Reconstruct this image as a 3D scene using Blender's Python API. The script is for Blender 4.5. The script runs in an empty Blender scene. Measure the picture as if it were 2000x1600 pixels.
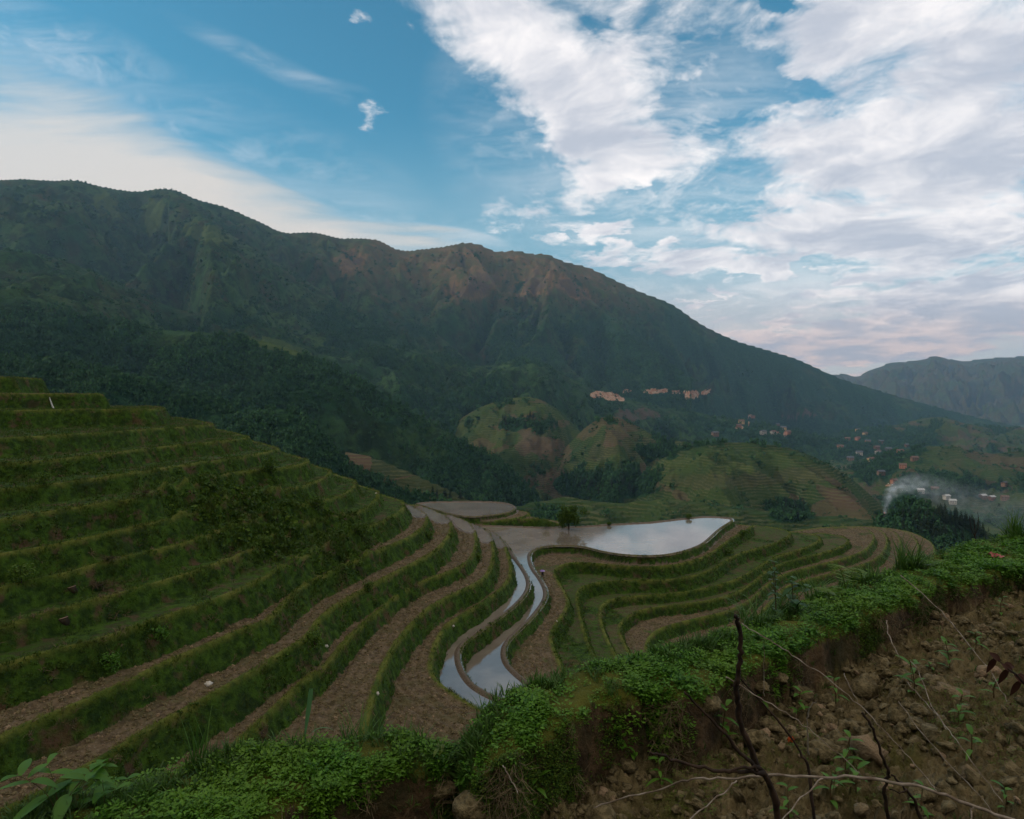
import bpy, math, random
import numpy as np
from mathutils import Vector

random.seed(7)
RNG = np.random.default_rng(11)
scene = bpy.context.scene
F = 1250.0          # focal length of a 2000 px wide frame
HZ = 783.0          # horizon row of that frame

# ------------------------------------------------------------------ camera
cam_data = bpy.data.cameras.new("camera")
cam = bpy.data.objects.new("camera", cam_data)
scene.collection.objects.link(cam)
cam.location = (0, 0, 0)
cam.rotation_euler = (math.radians(90), 0, 0)
cam_data.sensor_width = 36.0
cam_data.lens = 36.0 * F / 2000.0
cam_data.shift_y = -(800.0 - HZ) / 2000.0
cam_data.clip_start = 0.05
cam_data.clip_end = 60000.0
scene.camera = cam

# ------------------------------------------------------------------ exposure
scene.view_settings.view_transform = 'Standard'
scene.view_settings.look = 'None'
scene.view_settings.exposure = 0.32
scene.view_settings.gamma = 1.0
scene.cycles.use_denoising = True
scene.cycles.volume_bounces = 1
scene.cycles.max_bounces = 6
scene.cycles.diffuse_bounces = 2
scene.cycles.transparent_max_bounces = 8

SUN_EL, SUN_AZ = math.radians(23), math.radians(-99)     # azimuth from +Y towards +X

# ------------------------------------------------------------------ node helpers
class NT:
    def __init__(s, tree):
        s.t = tree; s.n = tree.nodes; s.l = tree.links
    def new(s, typ, **kw):
        nd = s.n.new(typ)
        for k, v in kw.items():
            setattr(nd, k, v)
        return nd
    def put(s, sock, v):
        if v is None: return
        if isinstance(v, bpy.types.NodeSocket): s.l.new(v, sock)
        elif isinstance(v, (tuple, list)) and sock.type == 'RGBA' and len(v) == 3: sock.default_value = (*v, 1)
        else: sock.default_value = v
    def math(s, op, a, b=None, c=None, clamp=False):
        nd = s.new('ShaderNodeMath', operation=op, use_clamp=clamp)
        s.put(nd.inputs[0], a); s.put(nd.inputs[1], b)
        if c is not None: s.put(nd.inputs[2], c)
        return nd.outputs[0]
    def vmath(s, op, a, b=None, scale=None):
        nd = s.new('ShaderNodeVectorMath', operation=op)
        s.put(nd.inputs[0], a)
        if b is not None: s.put(nd.inputs[1], b)
        if scale is not None: s.put(nd.inputs['Scale'], scale)
        return nd.outputs[0]
    def mix(s, f, a, b, typ='MIX'):
        nd = s.new('ShaderNodeMix', data_type='RGBA', blend_type=typ)
        s.put(nd.inputs[0], f); s.put(nd.inputs[6], a); s.put(nd.inputs[7], b)
        return nd.outputs[2]
    def noise(s, vec, scale, detail=4, rough=0.55, dist=0.0, col=False):
        nd = s.new('ShaderNodeTexNoise')
        s.put(nd.inputs['Vector'], vec)
        nd.inputs['Scale'].default_value = scale; nd.inputs['Detail'].default_value = detail
        nd.inputs['Roughness'].default_value = rough; nd.inputs['Distortion'].default_value = dist
        return nd.outputs['Color' if col else 'Fac']
    def ramp(s, f, lo, hi, a=0.0, b=1.0, smooth=True):
        nd = s.new('ShaderNodeMapRange', interpolation_type='SMOOTHSTEP' if smooth else 'LINEAR')
        s.put(nd.inputs[0], f)
        for i, v in zip((1, 2, 3, 4), (lo, hi, a, b)): s.put(nd.inputs[i], v)
        return nd.outputs[0]
    def attr(s, name):
        return s.new('ShaderNodeAttribute', attribute_name=name)

# ------------------------------------------------------------------ world: sky and clouds, placed by direction
world = bpy.data.worlds.new("World"); scene.world = world; world.use_nodes = True
world.node_tree.nodes.clear()
w = NT(world.node_tree)
tc = w.new('ShaderNodeTexCoord')
sep = w.new('ShaderNodeSeparateXYZ'); w.put(sep.inputs[0], tc.outputs['Generated'])
X, Y, Z = sep.outputs
Yc = w.math('MAXIMUM', w.math('ABSOLUTE', Y), 0.12)
U = w.math('MULTIPLY_ADD', w.math('DIVIDE', X, Yc), 1.25, 1.0)
V = w.math('MULTIPLY_ADD', w.math('DIVIDE', Z, Yc), -1.25, 0.783)
cmb = w.new('ShaderNodeCombineXYZ'); w.put(cmb.inputs[0], U); w.put(cmb.inputs[1], V)
P = cmb.outputs[0]
sky = w.new('ShaderNodeTexSky', sky_type='NISHITA', sun_disc=False)
sky.sun_elevation = SUN_EL; sky.sun_rotation = SUN_AZ
sky.air_density = 1.0; sky.dust_density = 0.6; sky.ozone_density = 2.2
# plane of the cloud layer: things near the horizon shrink and flatten
Zc = w.math('MAXIMUM', Z, 0.0)
inv = w.math('DIVIDE', 1.0, w.math('ADD', Zc, 0.16))
q = w.new('ShaderNodeCombineXYZ'); w.put(q.inputs[0], w.math('MULTIPLY', X, inv)); w.put(q.inputs[1], w.math('MULTIPLY', Y, inv))
Q = q.outputs[0]
warp = w.noise(Q, 1.6, 3, 0.5, col=True)
Qw = w.vmath('ADD', Q, w.vmath('SCALE', w.vmath('SUBTRACT', warp, (0.5, 0.5, 0.5)), scale=0.55))
pwarp = w.noise(Q, 3.4, 7, 0.62, col=True)
Pw = w.vmath('ADD', P, w.vmath('SCALE', w.vmath('SUBTRACT', pwarp, (0.5, 0.5, 0.5)), scale=0.22))
pwarp2 = w.noise(Q, 1.2, 3, 0.5, col=True)
Pl = w.vmath('ADD', P, w.vmath('SCALE', w.vmath('SUBTRACT', pwarp2, (0.5, 0.5, 0.5)), scale=0.16))
def blobs(vec, lst):
    tot = None
    for (u, v, ru, rv, rot, st) in lst:
        m = w.new('ShaderNodeMapping', vector_type='TEXTURE')
        w.put(m.inputs[0], vec)
        m.inputs['Location'].default_value = (u, v, 0); m.inputs['Rotation'].default_value = (0, 0, math.radians(rot))
        m.inputs['Scale'].default_value = (ru, rv, 1)
        g = w.new('ShaderNodeTexGradient', gradient_type='SPHERICAL'); w.put(g.inputs[0], m.outputs[0])
        t = w.math('MULTIPLY', g.outputs['Fac'], st)
        tot = t if tot is None else w.math('ADD', tot, t)
    return tot
#BLOBS-BEGIN
right = blobs(Pw, [(.93,.01,.20,.12,25,1.5),(1.07,.17,.20,.12,25,1.4),(1.22,.03,.32,.16,0,1.0),(1.20,.22,.20,.14,40,1.1),(1.13,.26,.12,.08,30,.8),
    (1.32,.31,.28,.10,0,1.1),(1.04,.40,.15,.045,-20,1.0),(1.18,.35,.12,.05,-30,.7),(1.17,.452,.06,.028,0,1.5),(1.10,.435,.16,.03,0,.5),
    (1.62,.06,.26,.10,-28,1.5),(1.90,.10,.42,.30,-10,1.8),(1.80,.33,.40,.18,0,1.5),(1.60,.29,.16,.09,0,.9),(1.30,.16,.20,.10,10,.5),
    (1.58,.45,.38,.09,3,1.4),(1.28,.503,.36,.030,3,1.5),(1.90,.48,.40,.12,0,1.3),(1.50,.525,.35,.025,0,.8),
    (1.37,.588,.13,.009,2,1.7),(1.85,.560,.40,.035,-6,1.4),(1.80,.655,.46,.075,-8,2.0),(2.0,.61,.4,.07,0,1.3),(1.50,.655,.30,.03,0,1.2),(1.7,.60,.3,.02,0,.8),(1.6,.69,.3,.05,0,1.3),
    (.735,.225,.040,.024,20,1.15),(.695,.047,.034,.018,30,.8),(.785,.045,.02,.014,40,.6),
    (1.43,.160,.19,.06,-28,-1.7),(1.52,.190,.13,.04,0,-1.5),(1.43,.405,.12,.032,10,-1.8),(1.25,.475,.10,.02,0,-.7),(1.55,.01,.06,.03,0,-.7),(1.17,.06,.06,.03,30,-.7),(1.22,.385,.10,.02,-20,-.6)])
leftc = blobs(Pl, [(-.10,.34,.85,.25,14,1.6),(.20,.42,.75,.20,20,1.3),(.55,.47,.55,.12,22,1.2),(.80,.49,.36,.07,18,.9),(.03,.14,.36,.10,22,.8),(.9,.47,.28,.03,20,.5)])
thin = blobs(Pl, [(.50,.12,.24,.03,26,.3),(.63,.165,.10,.012,14,.2),(.35,.42,.9,.28,20,.5),(1.5,.64,.9,.14,0,.5),(.4,.55,1.2,.2,10,.4),(1.30,.30,.5,.34,20,.75),(1.8,.5,.6,.3,0,.6),(.05,.06,.3,.08,20,.4)])
#BLOBS-END
nz = w.noise(Qw, 2.6, 12, 0.64)
nzf = w.noise(Qw, 10.0, 9, 0.62)
# streaks for the soft left bank, drawn out along its slope
ms = w.new('ShaderNodeMapping'); w.put(ms.inputs[0], Pl); ms.inputs['Rotation'].default_value = (0, 0, math.radians(-19)); ms.inputs['Scale'].default_value = (1.1, 8.0, 1)
nstr = w.noise(ms.outputs[0], 1.8, 9, 0.6)
d_r = w.math('ADD', right, w.math('MULTIPLY', w.math('SUBTRACT', nz, 0.5), 2.6))
d_r = w.math('ADD', d_r, w.math('MULTIPLY', w.math('SUBTRACT', nzf, 0.5), 1.7))
d_r = w.math('ADD', d_r, w.math('MULTIPLY', w.math('SUBTRACT', nstr, 0.5), w.ramp(V, .25, .5, .5, 1.6)))
c_r = w.ramp(d_r, 0.12, 1.30)
# nothing of the right field where there is no blob at all
c_r = w.math('MULTIPLY', c_r, w.ramp(right, 0.02, 0.30))
d_l = w.math('ADD', leftc, w.math('MULTIPLY', w.math('SUBTRACT', nstr, 0.5), 3.2))
d_l = w.math('ADD', d_l, w.math('MULTIPLY', w.math('SUBTRACT', nzf, 0.5), 0.35))
c_l = w.math('MULTIPLY', w.ramp(d_l, -0.2, 1.95), w.ramp(leftc, 0.0, 0.65))
c_t = w.math('MULTIPLY', thin, w.ramp(w.math('MAXIMUM', nstr, nzf), 0.35, 0.75))
cov = w.math('MAXIMUM', w.math('MAXIMUM', c_r, c_l), c_t)
# behind and overhead: broken cloud in general
back = w.ramp(nz, 0.30, 0.50, 0.55, 1.0)
front = w.math('MULTIPLY', w.ramp(Y, 0.12, 0.35), w.ramp(Z, 0.72, 0.55))
cov = w.math('ADD', w.math('MULTIPLY', cov, front), w.math('MULTIPLY', back, w.math('SUBTRACT', 1.0, front)), clamp=True)
# cloud brightness: thick cores greyer, rims white; warm low
nsh = w.noise(Qw, 3.2, 10, 0.62)
sh = w.ramp(w.math('ADD', w.math('MULTIPLY', right, 0.10), nsh), 0.42, 0.80)
ccol = w.mix(sh, (0.96, 0.91, 0.89), (0.47, 0.50, 0.57))
lowpink = w.ramp(V, 0.54, 0.70)
ccol = w.mix(lowpink, ccol, w.mix(w.ramp(nsh, .4, .62), (0.80, 0.60, 0.52), (0.44, 0.42, 0.45)))
leftcol = w.mix(w.ramp(V, 0.12, 0.45), (0.58, 0.59, 0.59), (0.66, 0.61, 0.56))
lm = w.math('MULTIPLY', c_l, w.ramp(U, 1.0, 0.8))
ccol = w.mix(w.ramp(lm, 0, .4), ccol, leftcol)
skymul = w.mix(1.0, sky.outputs[0], (0.62, 1.55, 1.50), 'MULTIPLY')
skyrgb = w.vmath('SCALE', skymul, scale=0.080)
# pale band just above the ridges
skyrgb = w.mix(w.ramp(V, 0.20, 0.62, 0.0, 0.85), skyrgb, w.mix(w.ramp(V, .50, .68), (0.26, 0.42, 0.50), (0.62, 0.53, 0.51)))
ccol = w.mix(front, (0.70, 0.62, 0.53), ccol)
final = w.mix(w.math('MULTIPLY', cov, 0.97), skyrgb, ccol)
bg = w.new('ShaderNodeBackground'); w.put(bg.inputs[0], final); bg.inputs[1].default_value = 1.0
wo = w.new('ShaderNodeOutputWorld'); w.l.new(bg.outputs[0], wo.inputs[0])

# ------------------------------------------------------------------ sun, veiled by cloud
sl = bpy.data.lights.new("sun", 'SUN'); sl.energy = 1.5; sl.angle = math.radians(4); sl.color = (1.0, 0.86, 0.70)
sun = bpy.data.objects.new("sun", sl); scene.collection.objects.link(sun)
sdir = Vector((math.sin(SUN_AZ) * math.cos(SUN_EL), math.cos(SUN_AZ) * math.cos(SUN_EL), math.sin(SUN_EL)))
sun.rotation_euler = (-sdir).to_track_quat('-Z', 'Y').to_euler()

# ================================================================== numeric helpers
def _h(ix, iy, seed):
    n = (ix.astype(np.int64) * 374761393 + iy.astype(np.int64) * 668265263 + seed * 974634777) & 0xFFFFFFFF
    n = ((n ^ (n >> 13)) * 1274126177) & 0xFFFFFFFF
    n = n ^ (n >> 16)
    return n
def perlin(x, y, seed=0):
    x = np.asarray(x, float); y = np.asarray(y, float)
    ix = np.floor(x); iy = np.floor(y); fx = x - ix; fy = y - iy
    def g(dx, dy):
        a = _h(ix + dx, iy + dy, seed) * (2 * math.pi / 4294967296.0)
        return np.cos(a) * (fx - dx) + np.sin(a) * (fy - dy)
    sx = fx * fx * fx * (fx * (fx * 6 - 15) + 10); sy = fy * fy * fy * (fy * (fy * 6 - 15) + 10)
    a = g(0, 0); b = g(1, 0); c = g(0, 1); d = g(1, 1)
    return ((a + (b - a) * sx) * (1 - sy) + (c + (d - c) * sx) * sy) * 1.5
def fbm(x, y, octv=4, seed=0, gain=0.5, lac=2.03):
    t = 0; a = 1.0
    for o in range(octv):
        t = t + a * perlin(x, y, seed + o * 17); x = x * lac + 3.1; y = y * lac + 7.7; a *= gain
    return t
def ridged(x, y, octv=4, seed=0, gain=0.5):
    t = 0; a = 1.0
    for o in range(octv):
        t = t + a * (1 - 2 * np.abs(perlin(x, y, seed + o * 13))); x = x * 2.07 + 1.3; y = y * 2.07 + 5.1; a *= gain
    return t
def smooth(x, a, b):
    t = np.clip((x - a) / (b - a), 0, 1); return t * t * (3 - 2 * t)
def px(pts, z):          # frame pixels on the level z -> world x, y
    return [((u - 1000) / (v - HZ) * -z, F * -z / (v - HZ)) for u, v in pts]
def curve(pts, xs):
    a = np.array(pts, float); return np.interp(xs, a[:, 0], a[:, 1])
def scurve(pts, xs):     # smooth (Catmull-like) interpolation
    a = np.array(pts, float); x, y = a[:, 0], a[:, 1]
    d = np.gradient(y, x); i = np.clip(np.searchsorted(x, xs) - 1, 0, len(x) - 2)
    h = x[i + 1] - x[i]; t = np.clip((xs - x[i]) / h, 0, 1)
    return (2*t**3 - 3*t**2 + 1) * y[i] + (t**3 - 2*t**2 + t) * h * d[i] + (-2*t**3 + 3*t**2) * y[i+1] + (t**3 - t**2) * h * d[i+1]
def chaikin(pts, n=2):
    p = np.array(pts, float)
    for _ in range(n):
        a = p[:-1] * .75 + p[1:] * .25; b = p[:-1] * .25 + p[1:] * .75
        q_ = np.empty((len(a) * 2, 2)); q_[0::2] = a; q_[1::2] = b
        p = np.vstack([p[:1], q_, p[-1:]])
    return p

def mesh_obj(name, verts, faces, mat=None, smooth_shade=True, attrs=None, parent=None):
    me = bpy.data.meshes.new(name)
    verts = np.asarray(verts, np.float32).reshape(-1, 3); faces = np.asarray(faces, np.int32)
    k = faces.shape[1]
    me.vertices.add(len(verts)); me.vertices.foreach_set('co', verts.ravel())
    me.loops.add(faces.size); me.loops.foreach_set('vertex_index', faces.ravel())
    me.polygons.add(len(faces)); me.polygons.foreach_set('loop_start', np.arange(0, faces.size, k, dtype=np.int32))
    try: me.polygons.foreach_set('loop_total', np.full(len(faces), k, np.int32))
    except Exception: pass
    me.update(calc_edges=True)
    me.polygons.foreach_set('use_smooth', np.full(len(faces), smooth_shade, bool))
    if attrs:
        for n, arr in attrs.items():
            a = me.attributes.new(n, 'FLOAT_COLOR', 'POINT')
            col = np.ones((len(verts), 4), np.float32); col[:, :arr.shape[1]] = arr
            a.data.foreach_set('color', col.ravel())
    if mat: me.materials.append(mat)
    o = bpy.data.objects.new(name, me); scene.collection.objects.link(o)
    if parent: o.parent = parent
    return o
def tag(o, label=None, cat=None, group=None, kind=None):
    if label: o['label'] = label
    if cat: o['category'] = cat
    if group: o['group'] = group
    if kind: o['kind'] = kind
    return o
def empty(name, loc, rz=0):
    o = bpy.data.objects.new(name, None); scene.collection.objects.link(o)
    o.location = loc; o.rotation_euler = (0, 0, rz); o.empty_display_size = 0.1
    return o
def grid_faces(nr, nc, mask=None):
    i = np.arange(nr * nc).reshape(nr, nc)
    f = np.stack([i[:-1, :-1], i[:-1, 1:], i[1:, 1:], i[1:, :-1]], -1)
    if mask is not None: f = f[mask]
    return f.reshape(-1, 4)

# ================================================================== materials
def new_mat(name):
    m = bpy.data.materials.new(name); m.use_nodes = True; m.node_tree.nodes.clear()
    n = NT(m.node_tree)
    out = n.new('ShaderNodeOutputMaterial'); b = n.new('ShaderNodeBsdfPrincipled')
    n.l.new(b.outputs[0], out.inputs[0])
    b.inputs['Roughness'].default_value = 0.85
    b.inputs['Specular IOR Level'].default_value = 0.2
    return m, n, b, out
def bump(n, h, dist, strength=1.0):
    b = n.new('ShaderNodeBump'); n.put(b.inputs['Height'], h); b.inputs['Distance'].default_value = dist
    b.inputs['Strength'].default_value = strength; return b.outputs[0]
def leaf_mat(name, c1, c2, c3=None, rough=0.55, trans=0.25, scale=3.0):
    m, n, b, out = new_mat(name)
    geo = n.new('ShaderNodeNewGeometry')
    c = n.mix(geo.outputs['Random Per Island'], c1, c2)
    big = n.noise(n.new('ShaderNodeTexCoord').outputs['Object'], scale, 3)
    c = n.mix(n.ramp(big, 0.35, 0.7), c, c3 if c3 else c1)
    n.put(b.inputs['Base Color'], c); b.inputs['Roughness'].default_value = rough
    b.inputs['Specular IOR Level'].default_value = 0.35
    t = n.new('ShaderNodeBsdfTranslucent'); n.put(t.inputs[0], c)
    mx = n.new('ShaderNodeMixShader'); mx.inputs[0].default_value = trans
    n.l.new(b.outputs[0], mx.inputs[1]); n.l.new(t.outputs[0], mx.inputs[2]); n.l.new(mx.outputs[0], out.inputs[0])
    return m
def simple_mat(name, c1, c2, scale=5.0, rough=0.8, bumpd=0.0):
    m, n, b, out = new_mat(name)
    tco = n.new('ShaderNodeTexCoord').outputs['Object']
    nn = n.noise(tco, scale, 5)
    n.put(b.inputs['Base Color'], n.mix(n.ramp(nn, 0.35, 0.65), c1, c2)); b.inputs['Roughness'].default_value = rough
    if bumpd: n.put(b.inputs['Normal'], bump(n, nn, bumpd))
    return m

# terraces: cover = (grassiness, lip highlight, wetness)
def terrace_material():
    m, n, b, out = new_mat("terrace_ground")
    co = n.new('ShaderNodeTexCoord').outputs['Object']
    a = n.attr('cover'); s = n.new('ShaderNodeSeparateColor'); n.put(s.inputs[0], a.outputs['Color'])
    n1 = n.noise(co, 0.35, 6, 0.6); n2 = n.noise(co, 2.2, 8, 0.65); n3 = n.noise(co, 0.9, 4); n4 = n.noise(co, 9.0, 6, 0.7)
    soil = n.mix(n.ramp(n2, 0.35, 0.65), (0.070, 0.050, 0.027), (0.175, 0.128, 0.075))
    soil = n.mix(n.ramp(n4, 0.50, 0.72), soil, (0.25, 0.20, 0.145))
    soil = n.mix(n.math('MULTIPLY', n.ramp(n3, 0.45, 0.7), 0.55), soil, (0.07, 0.075, 0.022))
    grass = n.mix(n.ramp(n2, 0.35, 0.65), (0.012, 0.034, 0.003), (0.050, 0.105, 0.008))
    grass = n.mix(n.ramp(n3, 0.56, 0.68), grass, n.mix(n2, (0.050, 0.034, 0.018), (0.115, 0.078, 0.042)))
    grass = n.mix(n.math('MULTIPLY', n.ramp(n1, 0.58, 0.70), 0.8), grass, n.mix(n2, (0.060, 0.036, 0.020), (0.13, 0.075, 0.040)))
    grass = n.mix(n.ramp(n.noise(co, 0.6, 3), 0.56, 0.68, 0, .7), grass, (0.012, 0.026, 0.005))
    lip = n.mix(n2, (0.10, 0.14, 0.014), (0.17, 0.165, 0.042))
    g = n.math('ADD', s.outputs[0], n.math('MULTIPLY', n.math('SUBTRACT', n2, 0.5), 0.8))
    c = n.mix(n.ramp(g, 0.35, 0.65), soil, grass)
    c = n.mix(n.math('MULTIPLY', s.outputs[1], n.ramp(n3, 0.35, 0.6, 0.15, 1.0)), c, lip)
    c = n.mix(s.outputs[2], c, n.mix(n2, (0.10, 0.07, 0.05), (0.17, 0.125, 0.095)))
    n.put(b.inputs['Base Color'], c)
    n.put(b.inputs['Roughness'], n.ramp(s.outputs[2], 0, 1, 0.9, 0.45))
    n.put(b.inputs['Normal'], bump(n, n.math('ADD', n2, n.math('MULTIPLY', n4, 0.5)), 0.16))
    return m
# far slopes: cover = (forest, bare/brown, terracing), tone = (dryness plus painted sunlight, earth scar, grass)
def far_material():
    m, n, b, out = new_mat("mountain_ground")
    geo = n.new('ShaderNodeNewGeometry'); co = geo.outputs['Position']
    a = n.attr('cover'); s = n.new('ShaderNodeSeparateColor'); n.put(s.inputs[0], a.outputs['Color'])
    a2 = n.attr('tone'); s2 = n.new('ShaderNodeSeparateColor'); n.put(s2.inputs[0], a2.outputs['Color'])
    n1 = n.noise(co, 0.006, 8, 0.62); n2 = n.noise(co, 0.03, 8, 0.65); n3 = n.noise(co, 0.12, 6, 0.7); n4 = n.noise(co, 0.0022, 6, 0.6)
    grass = n.mix(n.ramp(n1, 0.35, 0.65), (0.014, 0.050, 0.018), (0.042, 0.086, 0.028))
    grass = n.mix(n.ramp(n2, 0.42, 0.60), grass, (0.012, 0.030, 0.011))
    grass = n.mix(n.math('MULTIPLY', n.ramp(n3, 0.52, 0.62), .6), grass, (0.010, 0.026, 0.010))
    dry = n.mix(n.ramp(n1, 0.4, 0.65), (0.175, 0.112, 0.062), (0.070, 0.064, 0.032))  # brighter tone also stands for sunlight painted on the mountain spurs
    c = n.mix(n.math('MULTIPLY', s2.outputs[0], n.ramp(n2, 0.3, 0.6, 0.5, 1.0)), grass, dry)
    c = n.mix(n.ramp(n.math('ADD', s2.outputs[2], n.math('MULTIPLY', n.math('SUBTRACT', n2, .5), .6)), 0.4, 0.7, 0, 0.8), c, (0.055, 0.085, 0.024))
    brown = n.mix(n2, (0.052, 0.042, 0.030), (0.105, 0.078, 0.056))
    c = n.mix(n.ramp(n.math('ADD', s.outputs[1], n.math('MULTIPLY', n.math('SUBTRACT', n2, .5), .7)), 0.4, 0.62), c, brown)
    vo = n.new('ShaderNodeTexVoronoi'); vo.inputs['Scale'].default_value = 1.0
    mp = n.new('ShaderNodeMapping'); n.put(mp.inputs[0], n.vmath('ADD', co, n.vmath('SCALE', n.noise(co, .02, 3, .5, col=True), scale=45.0))); mp.inputs['Scale'].default_value = (.012, .006, .05); n.put(vo.inputs['Vector'], mp.outputs[0])
    sv = n.new('ShaderNodeSeparateColor'); n.put(sv.inputs[0], vo.outputs['Color'])
    plot = n.mix(sv.outputs[0], (0.018, 0.045, 0.014), (0.052, 0.078, 0.022)); plot = n.mix(n.ramp(sv.outputs[1], .74, .78), plot, (0.088, 0.062, 0.042))
    c = n.mix(n.math('MULTIPLY', s.outputs[2], .75), c, plot)
    # contour terracing: risers and treads follow the height
    sx = n.new('ShaderNodeSeparateXYZ'); n.put(sx.inputs[0], co)
    zz = n.math('ADD', sx.outputs[2], n.math('ADD', n.math('MULTIPLY', n1, 14.0), n.math('MULTIPLY', n2, 7.0)))
    st = n.math('FRACT', n.math('MULTIPLY', zz, 0.38))
    stripe = n.math('MULTIPLY', n.ramp(st, 0.45, 0.6), n.ramp(st, 0.98, 0.9))
    c = n.mix(n.math('MULTIPLY', n.math('MULTIPLY', stripe, s.outputs[2]), n.ramp(n2, .38, .62, .08, .60)), c, n.mix(n3, (0.13, 0.115, 0.065), (0.10, 0.12, 0.05)))
    forest = n.mix(n.ramp(n3, 0.35, 0.65), (0.007, 0.030, 0.015), (0.026, 0.074, 0.030))
    c = n.mix(n.ramp(n.math('ADD', s.outputs[0], n.math('MULTIPLY', n.math('SUBTRACT', n2, .5), .9)), 0.4, 0.6), c, forest)
    scar = n.mix(n.ramp(n3, 0.4, 0.6), (0.30, 0.13, 0.07), (0.40, 0.31, 0.23))
    c = n.mix(n.ramp(n.math('ADD', s2.outputs[1], n.math('MULTIPLY', n.math('SUBTRACT', n2, .5), .5)), 0.40, 0.6), c, scar)
    n.put(b.inputs['Base Color'], c); b.inputs['Specular IOR Level'].default_value = 0.05
    hh = n.math('ADD', n.math('MULTIPLY', n3, n.math('MULTIPLY_ADD', s.outputs[0], 7.0, 2.5)), n.math('MULTIPLY', n2, 6.0))
    n.put(b.inputs['Normal'], bump(n, hh, 1.0, 0.9))
    return m
def soil_material():
    m, n, b, out = new_mat("tilled_soil")
    co = n.new('ShaderNodeTexCoord').outputs['Object']
    a = n.attr('cover'); s = n.new('ShaderNodeSeparateColor'); n.put(s.inputs[0], a.outputs['Color'])
    n1 = n.noise(co, 1.2, 5); n2 = n.noise(co, 7, 8, 0.65); n3 = n.noise(co, 38, 8, 0.7); n4 = n.noise(co, 2.8, 4)
    c = n.mix(n.ramp(n2, 0.35, 0.65), (0.080, 0.064, 0.026), (0.205, 0.162, 0.078))
    c = n.mix(n.math('MULTIPLY', n.ramp(n3, 0.5, 0.75), 0.7), c, (0.29, 0.20, 0.11))
    c = n.mix(n.math('MULTIPLY', n.ramp(n4, 0.50, 0.68), 0.75), c, n.mix(n3, (0.065, 0.075, 0.014), (0.13, 0.115, 0.030)))
    c = n.mix(n.math('MULTIPLY', n.ramp(n1, 0.55, 0.75), 0.5), c, (0.13, 0.088, 0.05))
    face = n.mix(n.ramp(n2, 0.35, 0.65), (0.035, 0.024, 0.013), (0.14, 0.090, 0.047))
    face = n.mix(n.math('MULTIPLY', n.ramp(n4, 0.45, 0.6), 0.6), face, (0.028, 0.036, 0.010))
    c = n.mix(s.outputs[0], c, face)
    top = n.mix(n2, (0.040, 0.070, 0.006), (0.15, 0.140, 0.020))
    c = n.mix(s.outputs[1], c, top)
    n.put(b.inputs['Base Color'], c)
    n.put(b.inputs['Normal'], bump(n, n.math('ADD', n2, n.math('MULTIPLY', n3, 0.45)), 0.045))
    return m
def water_material():
    m, n, b, out = new_mat("paddy_water")
    co = n.new('ShaderNodeNewGeometry').outputs['Position']
    n1 = n.noise(co, 0.25, 6, 0.6); n2 = n.noise(co, 2.0, 5, 0.6)
    n.put(b.inputs['Base Color'], n.mix(n.ramp(n1, 0.35, 0.65), (0.165, 0.138, 0.112), (0.245, 0.210, 0.175)))
    b.inputs['Roughness'].default_value = 0.05; b.inputs['IOR'].default_value = 1.65; b.inputs['Specular IOR Level'].default_value = 1.0
    n.put(b.inputs['Normal'], bump(n, n2, 0.004, 0.35))
    return m

M_TER = terrace_material(); M_FAR = far_material(); M_SOIL = soil_material(); M_WATER = water_material()
M_COVER = leaf_mat("ground_cover_leaf", (0.024, 0.105, 0.006), (0.130, 0.320, 0.022), (0.120, 0.250, 0.015), 0.5, 0.3, 2.2)
M_GRASS = leaf_mat("grass_blade", (0.045, 0.125, 0.020), (0.100, 0.200, 0.030), (0.060, 0.120, 0.025), 0.5, 0.35, 2.0)
M_RISER = leaf_mat("riser_grass", (0.018, 0.062, 0.004), (0.078, 0.155, 0.009), (0.070, 0.095, 0.014), 0.8, 0.2, 0.5)
M_BUSH = leaf_mat("bush_leaf", (0.022, 0.070, 0.006), (0.110, 0.185, 0.012), (0.040, 0.085, 0.008), 0.7, 0.25, 0.35)
M_DRY = leaf_mat("dry_grass", (0.13, 0.095, 0.052), (0.24, 0.185, 0.11), None, 0.8, 0.2, 3.0)
M_MOSSY = leaf_mat('small_weed_leaf', (.06, .12, .015), (.12, .19, .025), (.13, .14, .02), .6, .3, 3.0)
M_FOREST = leaf_mat("forest_leaf", (0.009, 0.044, 0.018), (0.042, 0.120, 0.036), (0.018, 0.064, 0.024), 0.9, 0.1, 0.01)
M_CONIF = leaf_mat("conifer_needles", (0.008, 0.026, 0.011), (0.022, 0.050, 0.018), None, 0.9, 0.1, 0.05)
M_SEED = leaf_mat("seedling_leaf", (0.06, 0.17, 0.014), (0.12, 0.26, 0.025), None, 0.5, 0.35, 4.0)
M_BARK = simple_mat("dark_bark", (0.018, 0.012, 0.009), (0.055, 0.034, 0.024), 30, 0.85, 0.003)
M_TWIG = simple_mat("pale_twig", (0.16, 0.12, 0.09), (0.34, 0.29, 0.24), 25, 0.8, 0.002)
M_STEM = simple_mat("red_stem", (0.12, 0.05, 0.03), (0.07, 0.09, 0.03), 30, 0.6)
M_TRUNK = simple_mat("trunk_bark", (0.03, 0.022, 0.015), (0.06, 0.045, 0.03), 3, 0.9)

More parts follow.
